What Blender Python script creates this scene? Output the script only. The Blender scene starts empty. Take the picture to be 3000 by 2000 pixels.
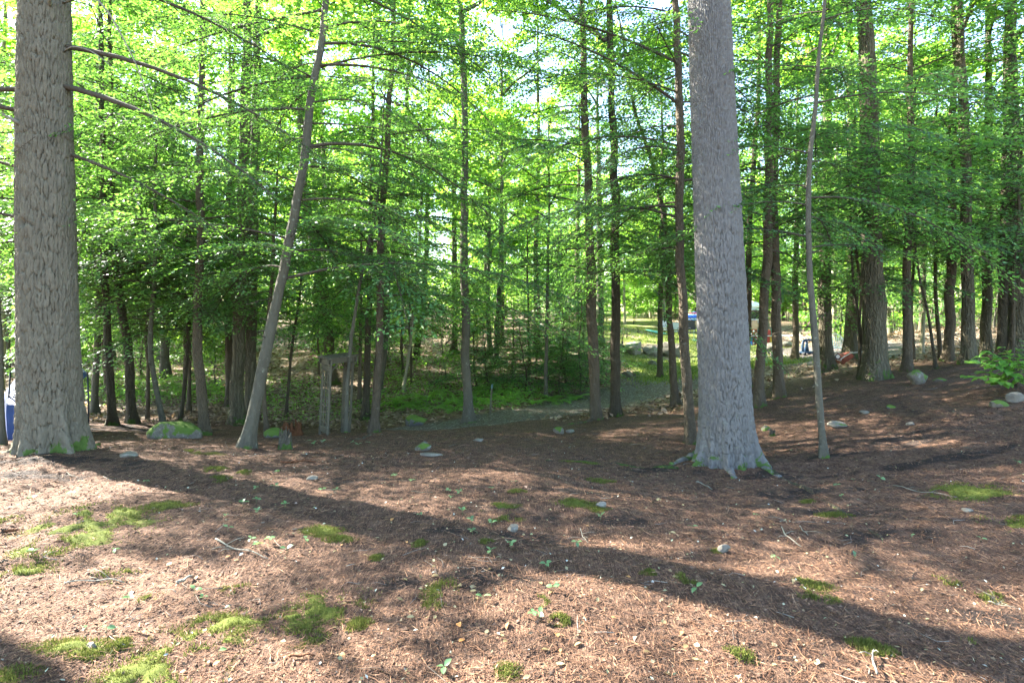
import bpy, math
import numpy as np
from mathutils import Vector, Matrix

scene = bpy.context.scene
COL = scene.collection
R = math.radians

# ------------------------------------------------------------------ camera
FPX = 1667.0            # focal length in photograph pixels (3000 wide, 20 mm lens)
CX, HY = 1500.0, 900.0  # principal column, horizon row
CAMZ = 1.65
cam_d = bpy.data.cameras.new("camera")
cam_d.sensor_width = 36.0
cam_d.lens = 36.0 * FPX / 3000.0
cam_d.shift_y = -(1000.0 - HY) / 3000.0
cam_d.clip_start = 0.05
cam_d.clip_end = 3000.0
cam = bpy.data.objects.new("camera", cam_d)
cam.location = (0, 0, CAMZ)
cam.rotation_euler = (R(90), 0, 0)
COL.objects.link(cam)
scene.camera = cam

# ------------------------------------------------------------------ light
SUN_AZ = -64.0      # degrees from straight ahead, negative is to the left
SUN_EL = 33.0
SUN_DIR = Vector((math.sin(R(SUN_AZ)) * math.cos(R(SUN_EL)), math.cos(R(SUN_AZ)) * math.cos(R(SUN_EL)), math.sin(R(SUN_EL))))
world = bpy.data.worlds.new("World")
scene.world = world
world.use_nodes = True
wn = world.node_tree
wn.nodes.clear()
sky = wn.nodes.new("ShaderNodeTexSky")
sky.sky_type = 'NISHITA'
sky.sun_disc = False
sky.sun_elevation = R(SUN_EL)
sky.sun_rotation = R(SUN_AZ % 360)
sky.air_density = 1.0
sky.dust_density = 0.6
bg = wn.nodes.new("ShaderNodeBackground")
bg.inputs["Strength"].default_value = 0.078
wo = wn.nodes.new("ShaderNodeOutputWorld")
wn.links.new(sky.outputs[0], bg.inputs["Color"])
wn.links.new(bg.outputs[0], wo.inputs["Surface"])

sun_d = bpy.data.lights.new("sun", 'SUN')
sun_d.energy = 5.0
sun_d.angle = R(0.53)
sun_d.color = (1.0, 0.95, 0.86)
sun = bpy.data.objects.new("sun", sun_d)
sun.rotation_euler = SUN_DIR.to_track_quat('Z', 'Y').to_euler()
sun.location = SUN_DIR * 40
COL.objects.link(sun)

vs = scene.view_settings
scene.display_settings.display_device = 'sRGB'
vs.view_transform = 'Standard'
vs.look = 'None'
vs.exposure = 3.95
vs.gamma = 1.0
vs.use_curve_mapping = False

cy = scene.cycles
cy.max_bounces = 7
cy.diffuse_bounces = 4
cy.glossy_bounces = 2
cy.transmission_bounces = 5
cy.transparent_max_bounces = 4
cy.sample_clamp_indirect = 6.0
cy.caustics_reflective = False
cy.caustics_refractive = False
cy.use_denoising = True
try:
    cy.denoiser = 'OPENIMAGEDENOISE'
    cy.denoising_input_passes = 'RGB_ALBEDO_NORMAL'
except Exception:
    pass
cy.use_adaptive_sampling = True
cy.adaptive_threshold = 0.02

# ------------------------------------------------------------------ small helpers
def P(px, py, d):
    """world point at depth d (metres ahead of the lens) seen at photograph pixel px, py"""
    return np.array([(px - CX) / FPX * d, d, CAMZ + (HY - py) / FPX * d])

def hash2(ix, iy, seed):
    h = (ix.astype(np.int64) * 374761393 + iy.astype(np.int64) * 668265263 + seed * 974634777) & 0x7fffffff
    h = ((h ^ (h >> 13)) * 1274126177) & 0x7fffffff
    h = h ^ (h >> 16)
    return (h & 0xffff) / 65535.0

def vnoise(x, y, seed=0):
    x = np.asarray(x, float); y = np.asarray(y, float)
    ix = np.floor(x); iy = np.floor(y)
    fx = x - ix; fy = y - iy
    fx = fx * fx * (3 - 2 * fx); fy = fy * fy * (3 - 2 * fy)
    a = hash2(ix, iy, seed); b = hash2(ix + 1, iy, seed)
    c = hash2(ix, iy + 1, seed); d = hash2(ix + 1, iy + 1, seed)
    return (a * (1 - fx) + b * fx) * (1 - fy) + (c * (1 - fx) + d * fx) * fy - 0.5

def fbm(x, y, seed=0, octv=4):
    s = 0; a = 1.0; f = 1.0
    for k in range(octv):
        s = s + a * vnoise(x * f + 17.3 * k, y * f - 9.1 * k, seed + k)
        a *= 0.5; f *= 2.03
    return s

def mesh_new(name, V, polys, mats=(), midx=None, smooth=True, attrs=None):
    """V (n,3); polys: list of int arrays (m,k)"""
    V = np.asarray(V, np.float32).reshape(-1, 3)
    me = bpy.data.meshes.new(name)
    loops = np.concatenate([np.asarray(p, np.int32).reshape(-1) for p in polys]) if polys else np.zeros(0, np.int32)
    sizes = np.concatenate([np.full(len(p), np.asarray(p).shape[1], np.int32) for p in polys])
    starts = np.concatenate([[0], np.cumsum(sizes)[:-1]]).astype(np.int32)
    me.vertices.add(len(V)); me.vertices.foreach_set("co", V.reshape(-1))
    me.loops.add(len(loops)); me.loops.foreach_set("vertex_index", loops)
    me.polygons.add(len(sizes))
    me.polygons.foreach_set("loop_start", starts)
    me.polygons.foreach_set("loop_total", sizes)
    for m in mats: me.materials.append(m)
    if midx is not None: me.polygons.foreach_set("material_index", np.asarray(midx, np.int32))
    me.polygons.foreach_set("use_smooth", np.full(len(sizes), bool(smooth)))
    for k, v in (attrs or {}).items():
        at = me.attributes.new(k, 'FLOAT', 'POINT')
        at.data.foreach_set("value", np.asarray(v, np.float32))
    me.update(calc_edges=True)
    me.validate()
    return me

def link(name, data, parent=None, loc=None, rot=None):
    o = bpy.data.objects.new(name, data)
    COL.objects.link(o)
    if parent is not None: o.parent = parent
    if loc is not None: o.location = Vector([float(c) for c in loc])
    if rot is not None: o.rotation_euler = rot
    return o

def tag(o, label=None, cat=None, group=None, kind=None):
    if label: o["label"] = label
    if cat: o["category"] = cat
    if group: o["group"] = group
    if kind: o["kind"] = kind
    return o

def thing(name, label, cat, loc, rotz=0.0, group=None):
    o = link(name, None, None, loc, (0, 0, rotz))
    o.empty_display_size = 0.2
    return tag(o, label, cat, group)

class MB:
    """collects geometry for one mesh"""
    def __init__(s): s.V = []; s.F = {}; s.n = 0; s.A = []
    def add(s, V, *polys, a=0.0):
        V = np.asarray(V, float).reshape(-1, 3)
        for p in polys:
            p = np.asarray(p, np.int64)
            if len(p): s.F.setdefault(p.shape[1], []).append(p + s.n)
        s.V.append(V); s.n += len(V)
        s.A.append(np.broadcast_to(np.asarray(a, float), (len(V),)))
        return s
    def box(s, c, size, rz=0.0, M=None):
        hx, hy, hz = [q / 2 for q in size]
        v = np.array([[x, y, z] for x in (-hx, hx) for y in (-hy, hy) for z in (-hz, hz)])
        if rz:
            cc, ss = math.cos(rz), math.sin(rz)
            v = np.stack([v[:, 0] * cc - v[:, 1] * ss, v[:, 0] * ss + v[:, 1] * cc, v[:, 2]], 1)
        if M is not None: v = v @ np.array(M).T
        return s.add(v + np.array(c), [[0, 1, 3, 2], [4, 6, 7, 5], [0, 4, 5, 1], [2, 3, 7, 6], [0, 2, 6, 4], [1, 5, 7, 3]])
    def tube(s, pts, rad, k=8, cap=True, a=0.0):
        V, Q, C = tube(pts, rad, k, cap)
        return s.add(V, Q, *([C] if cap else []), a=a)
    def bar(s, p, q, w, h):
        """rectangular bar from p to q, width w (horizontal) and height h"""
        p = np.array(p, float); q = np.array(q, float)
        d = q - p; d /= np.linalg.norm(d)
        up = np.array([0, 0, 1.0]) if abs(d[2]) < .9 else np.array([0, 1.0, 0])
        sx = np.cross(d, up); sx /= np.linalg.norm(sx); sy = np.cross(sx, d)
        v = [b + i * sx * w / 2 + j * sy * h / 2 for b in (p, q) for i in (-1, 1) for j in (-1, 1)]
        return s.add(v, [[0, 1, 3, 2], [4, 6, 7, 5], [0, 4, 5, 1], [2, 3, 7, 6], [0, 2, 6, 4], [1, 5, 7, 3]])
    def mesh(s, name, mat, smooth=False, attr=None):
        V = np.concatenate(s.V)
        polys = [np.concatenate(v) for v in s.F.values()]
        mats = mat if isinstance(mat, (list, tuple)) else [mat]
        return mesh_new(name, V, polys, mats, None, smooth, {attr: np.concatenate(s.A)} if attr else None)
    def build(s, name, mat, parent=None, smooth=False, loc=None, rot=None, attr=None):
        return link(name, s.mesh(name, mat, smooth, attr), parent, loc, rot)

def frames(pts):
    pts = np.asarray(pts, float)
    t = np.gradient(pts, axis=0)
    t /= np.linalg.norm(t, axis=1)[:, None] + 1e-9
    m = t.mean(0)
    ref = np.array([1.0, 0, 0]) if abs(m[0]) < 0.8 * np.linalg.norm(m) + 1e-9 else np.array([0, 1.0, 0])
    u = np.cross(t, ref); u /= np.linalg.norm(u, axis=1)[:, None] + 1e-9
    v = np.cross(t, u)
    return t, u, v

def tube(pts, rad, k=8, cap=True):
    pts = np.asarray(pts, float); n = len(pts)
    rad = np.broadcast_to(np.asarray(rad, float), (n,))
    t, u, v = frames(pts)
    a = np.linspace(0, 2 * np.pi, k, endpoint=False)
    V = pts[:, None, :] + rad[:, None, None] * (np.cos(a)[None, :, None] * u[:, None, :] + np.sin(a)[None, :, None] * v[:, None, :])
    V = V.reshape(-1, 3)
    i = np.arange(n - 1)[:, None] * k; j = np.arange(k)[None, :]; j2 = (j + 1) % k
    Q = np.stack([i + j, i + j2, i + k + j2, i + k + j], -1).reshape(-1, 4)
    C = np.array([list(range(k))[::-1], [(n - 1) * k + q for q in range(k)]]) if cap else np.zeros((0, k), int)
    return V, Q, C

def spline(pts, n):
    """Catmull-Rom resample of a polyline to n points"""
    p = np.asarray(pts, float)
    if len(p) == 2: return p[0] + (p[1] - p[0]) * np.linspace(0, 1, n)[:, None]
    seg = np.linalg.norm(np.diff(p, axis=0), axis=1); s = np.concatenate([[0], np.cumsum(seg)])
    m = np.gradient(p, s, axis=0)
    q = np.linspace(0, s[-1], n)
    i = np.clip(np.searchsorted(s, q, side='right') - 1, 0, len(p) - 2)
    h = (s[i + 1] - s[i])[:, None]; t = ((q - s[i])[:, None]) / h
    return ((2 * t**3 - 3 * t**2 + 1) * p[i] + (t**3 - 2 * t**2 + t) * h * m[i] + (-2 * t**3 + 3 * t**2) * p[i + 1] + (t**3 - t**2) * h * m[i + 1])

# ------------------------------------------------------------------ materials
class NT:
    def __init__(s, name):
        s.m = bpy.data.materials.new(name); s.m.use_nodes = True
        s.t = s.m.node_tree; s.t.nodes.clear()
        s.out = s.t.nodes.new("ShaderNodeOutputMaterial")
    def n(s, typ, ins=None, **kw):
        nd = s.t.nodes.new("ShaderNode" + typ)
        for k, v in kw.items(): setattr(nd, k, v)
        for k, v in (ins or {}).items(): s.set(nd.inputs[k], v)
        return nd
    def set(s, sock, v):
        if isinstance(v, bpy.types.NodeSocket): s.t.links.new(v, sock)
        elif isinstance(v, bpy.types.Node): s.t.links.new(v.outputs[0], sock)
        else:
            if sock.type == 'RGBA' and len(v) == 3: v = (*v, 1)
            sock.default_value = v
    def surf(s, sh): s.t.links.new(sh.outputs[0], s.out.inputs["Surface"]); return s.m
    def ramp(s, fac, stops, interp='LINEAR'):
        nd = s.n("ValToRGB", {"Fac": fac}); cr = nd.color_ramp; cr.interpolation = interp
        while len(cr.elements) < len(stops): cr.elements.new(0.5)
        for e, (p, c) in zip(cr.elements, stops):
            e.position = p; e.color = (*c, 1) if len(c) == 3 else c
        return nd
    def mix(s, fac, a, b, mode='MIX'):
        nd = s.n("Mix", data_type='RGBA', blend_type=mode)
        s.set(nd.inputs[0], fac); s.set(nd.inputs[6], a); s.set(nd.inputs[7], b)
        return nd.outputs[2]
    def math(s, op, a, b=0.0):
        nd = s.n("Math", operation=op); s.set(nd.inputs[0], a); s.set(nd.inputs[1], b); return nd.outputs[0]
    def coords(s, scale=(1, 1, 1), kind="Object", rot=(0, 0, 0)):
        tc = s.n("TexCoord"); mp = s.n("Mapping", {"Vector": tc.outputs[kind], "Scale": scale, "Rotation": rot}); return mp.outputs[0]
    def noise(s, vec, scale, detail=3, rough=0.55, out="Fac"):
        return s.n("TexNoise", {"Vector": vec, "Scale": scale, "Detail": detail, "Roughness": rough}).outputs[out]
    def attr(s, name): return s.n("Attribute", attribute_name=name).outputs["Fac"]
    def bump(s, h, strength=0.5, dist=0.02, nrm=None):
        ins = {"Height": h, "Strength": strength, "Distance": dist}
        if nrm is not None: ins["Normal"] = nrm
        return s.n("Bump", ins).outputs[0]
    def pbr(s, col, rough=0.8, nrm=None, spec=0.3, metal=0.0):
        ins = {"Base Color": col, "Roughness": rough, "Specular IOR Level": spec, "Metallic": metal}
        if nrm is not None: ins["Normal"] = nrm
        return s.n("BsdfPrincipled", ins)

def mat_plain(name, col, rough=0.6, var=0.15, scale=8.0, metal=0.0, spec=0.35, bump=0.0):
    t = NT(name); c = t.coords()
    nz = t.noise(c, scale, 4)
    colr = t.ramp(nz, [(0.3, tuple(q * (1 - var) for q in col)), (0.75, tuple(min(1, q * (1 + var)) for q in col))])
    nr = t.bump(nz, bump, 0.01) if bump else None
    return t.surf(t.pbr(colr.outputs[0], rough, nr, spec, metal))

def mat_leaf(name, dark, mid, tip, trans, tfac=0.45, rough=0.45, spec=0.35, brown=None):
    """leaf with light coming through it; 'tip' attribute 0 old growth .. 1 new growth"""
    t = NT(name)
    a = t.attr("tip")
    oi = t.n("ObjectInfo")
    geo = t.n("NewGeometry")
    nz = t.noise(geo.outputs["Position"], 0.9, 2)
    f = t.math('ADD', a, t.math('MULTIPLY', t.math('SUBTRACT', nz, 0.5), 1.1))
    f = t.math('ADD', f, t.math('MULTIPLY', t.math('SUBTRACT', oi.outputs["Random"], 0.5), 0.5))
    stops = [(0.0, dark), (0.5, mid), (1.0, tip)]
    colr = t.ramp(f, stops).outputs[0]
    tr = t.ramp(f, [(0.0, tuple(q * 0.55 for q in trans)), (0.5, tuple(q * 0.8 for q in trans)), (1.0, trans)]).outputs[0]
    p = t.pbr(colr, rough, None, spec)
    tl = t.n("BsdfTranslucent", {"Color": tr})
    mx = t.n("MixShader", {0: tfac})
    t.t.links.new(p.outputs[0], mx.inputs[1]); t.t.links.new(tl.outputs[0], mx.inputs[2])
    return t.surf(mx)

def mat_bark(name, c0, c1, c2, vs=(9, 9, 2.2), rough=0.9, bump=0.8, moss=0.0, lichen=0.3, plate=True, dist=0.02):
    """bark; c0 inner bark, c1 body, c2 weathered faces; moss grows near the foot"""
    t = NT(name)
    co = t.coords()
    warp = t.n("Mapping", {"Vector": co, "Scale": (1, 1, 1)})
    nzv = t.noise(co, 6.0, 3, 0.6, "Color")
    wv = t.n("VectorMath", {0: nzv, 1: (0.5, 0.5, 0.5)}, operation='SUBTRACT')
    ws = t.n("VectorMath", {0: wv.outputs[0], 3: 0.11}, operation='SCALE')
    wa = t.n("VectorMath", {0: co, 1: ws.outputs[0]}, operation='ADD')
    sc = t.n("VectorMath", {0: wa.outputs[0], 1: vs}, operation='MULTIPLY')
    if plate:
        vo = t.n("TexVoronoi", {"Vector": sc.outputs[0], "Scale": 1.0}, feature='DISTANCE_TO_EDGE')
        h = t.ramp(vo.outputs["Distance"], [(0.0, (0, 0, 0)), (0.16, (0.75,) * 3), (0.5, (1, 1, 1))]).outputs[0]
    else:
        h = t.noise(sc.outputs[0], 1.0, 5, 0.65)
    fine = t.noise(co, 55.0, 4, 0.7)
    big = t.noise(co, 2.3, 3)
    col = t.mix(t.math('MULTIPLY', fine, 1.0), c0, c2)
    col = t.mix(t.ramp(big, [(0.35, (0, 0, 0)), (0.7, (1, 1, 1))]).outputs[0], col, c1)
    pl = t.n("TexVoronoi", {"Vector": sc.outputs[0], "Scale": 1.0})
    col = t.mix(0.25, col, t.n("HueSaturation", {"Color": c1, "Value": t.math('ADD', 0.6, t.n("SeparateColor", {0: pl.outputs["Color"]}).outputs[0])}).outputs[0])
    if lichen:
        lz = t.noise(co, 13.0, 5, 0.7)
        col = t.mix(t.ramp(lz, [(0.6, (0, 0, 0)), (0.68, (lichen,) * 3)]).outputs[0], col, (0.26, 0.28, 0.21))
    if moss:
        z = t.n("SeparateXYZ", {0: co}).outputs[2]
        mz = t.noise(co, 5.0, 5, 0.7)
        k = t.math('SUBTRACT', t.math('ADD', t.math('MULTIPLY', mz, 1.9), -0.42), t.math('MULTIPLY', z, 0.45 / moss))
        col = t.mix(t.ramp(k, [(0.5, (0, 0, 0)), (0.56, (0.9,) * 3)]).outputs[0], col, (0.055, 0.10, 0.015))
    nr = t.bump(h, bump, dist)
    nr = t.bump(fine, 0.5, 0.006, nr)
    return t.surf(t.pbr(col, rough, nr, 0.2))

M = {}
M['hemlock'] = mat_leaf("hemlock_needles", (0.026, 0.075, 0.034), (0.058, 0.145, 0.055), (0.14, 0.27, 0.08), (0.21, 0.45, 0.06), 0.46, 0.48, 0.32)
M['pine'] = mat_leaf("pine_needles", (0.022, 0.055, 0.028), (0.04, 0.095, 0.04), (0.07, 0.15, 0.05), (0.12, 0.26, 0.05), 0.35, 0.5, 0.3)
M['broad'] = mat_leaf("broad_leaves", (0.05, 0.125, 0.02), (0.085, 0.20, 0.03), (0.15, 0.29, 0.04), (0.40, 0.70, 0.06), 0.56, 0.4, 0.4)
M['shrub'] = mat_leaf("shrub_leaves", (0.045, 0.115, 0.024), (0.08, 0.19, 0.035), (0.15, 0.30, 0.06), (0.33, 0.60, 0.06), 0.5, 0.38, 0.45)
M['seedling'] = mat_leaf("seedling_leaves", (0.06, 0.12, 0.05), (0.10, 0.19, 0.08), (0.18, 0.28, 0.12), (0.2, 0.36, 0.08), 0.3, 0.3, 0.55)
M['bark_pine'] = mat_bark("pine_bark", (0.069, 0.055, 0.036), (0.110, 0.095, 0.068), (0.158, 0.141, 0.104), (26, 26, 9), moss=0.32, lichen=0.18, bump=0.35, dist=0.008)
M['bark_pine_r'] = mat_bark("scaly_pine_bark", (0.070, 0.062, 0.054), (0.118, 0.110, 0.100), (0.172, 0.165, 0.155), (34, 34, 15), moss=0.40, lichen=0.22, bump=0.4, dist=0.008)
M['bark_hem'] = mat_bark("hemlock_bark", (0.042, 0.030, 0.018), (0.071, 0.054, 0.035), (0.117, 0.096, 0.063), (26, 26, 7), moss=0.18, lichen=0.22, bump=0.8)
M['bark_grey'] = mat_bark("grey_bark", (0.047, 0.042, 0.029), (0.074, 0.067, 0.048), (0.112, 0.105, 0.077), (30, 30, 8), moss=0.1, lichen=0.4, bump=0.5, dist=0.01)
M['bark_dark'] = mat_bark("dark_furrowed_bark", (0.032, 0.024, 0.014), (0.057, 0.046, 0.029), (0.098, 0.083, 0.053), (30, 30, 3.0), moss=0.3, lichen=0.18, bump=1.0, dist=0.03)
M['bark_maple'] = mat_bark("shaggy_maple_bark", (0.046, 0.037, 0.022), (0.082, 0.069, 0.043), (0.142, 0.125, 0.081), (20, 20, 2.2), moss=0.65, lichen=0.28, bump=1.0, dist=0.04)
M['bark_pale'] = mat_bark("pale_smooth_bark", (0.125, 0.111, 0.071), (0.196, 0.178, 0.118), (0.283, 0.263, 0.181), (10, 10, 24), moss=0.05, lichen=0.4, bump=0.25, dist=0.006, plate=False)
M['twig'] = mat_bark("twig_bark", (0.029, 0.022, 0.015), (0.053, 0.042, 0.029), (0.096, 0.082, 0.060), (40, 40, 10), moss=0.0, lichen=0.25, bump=0.3)
M['dead'] = mat_bark("dead_twig", (0.096, 0.085, 0.063), (0.163, 0.150, 0.118), (0.269, 0.257, 0.202), (40, 40, 10), moss=0.0, lichen=0.5, bump=0.3)
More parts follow.
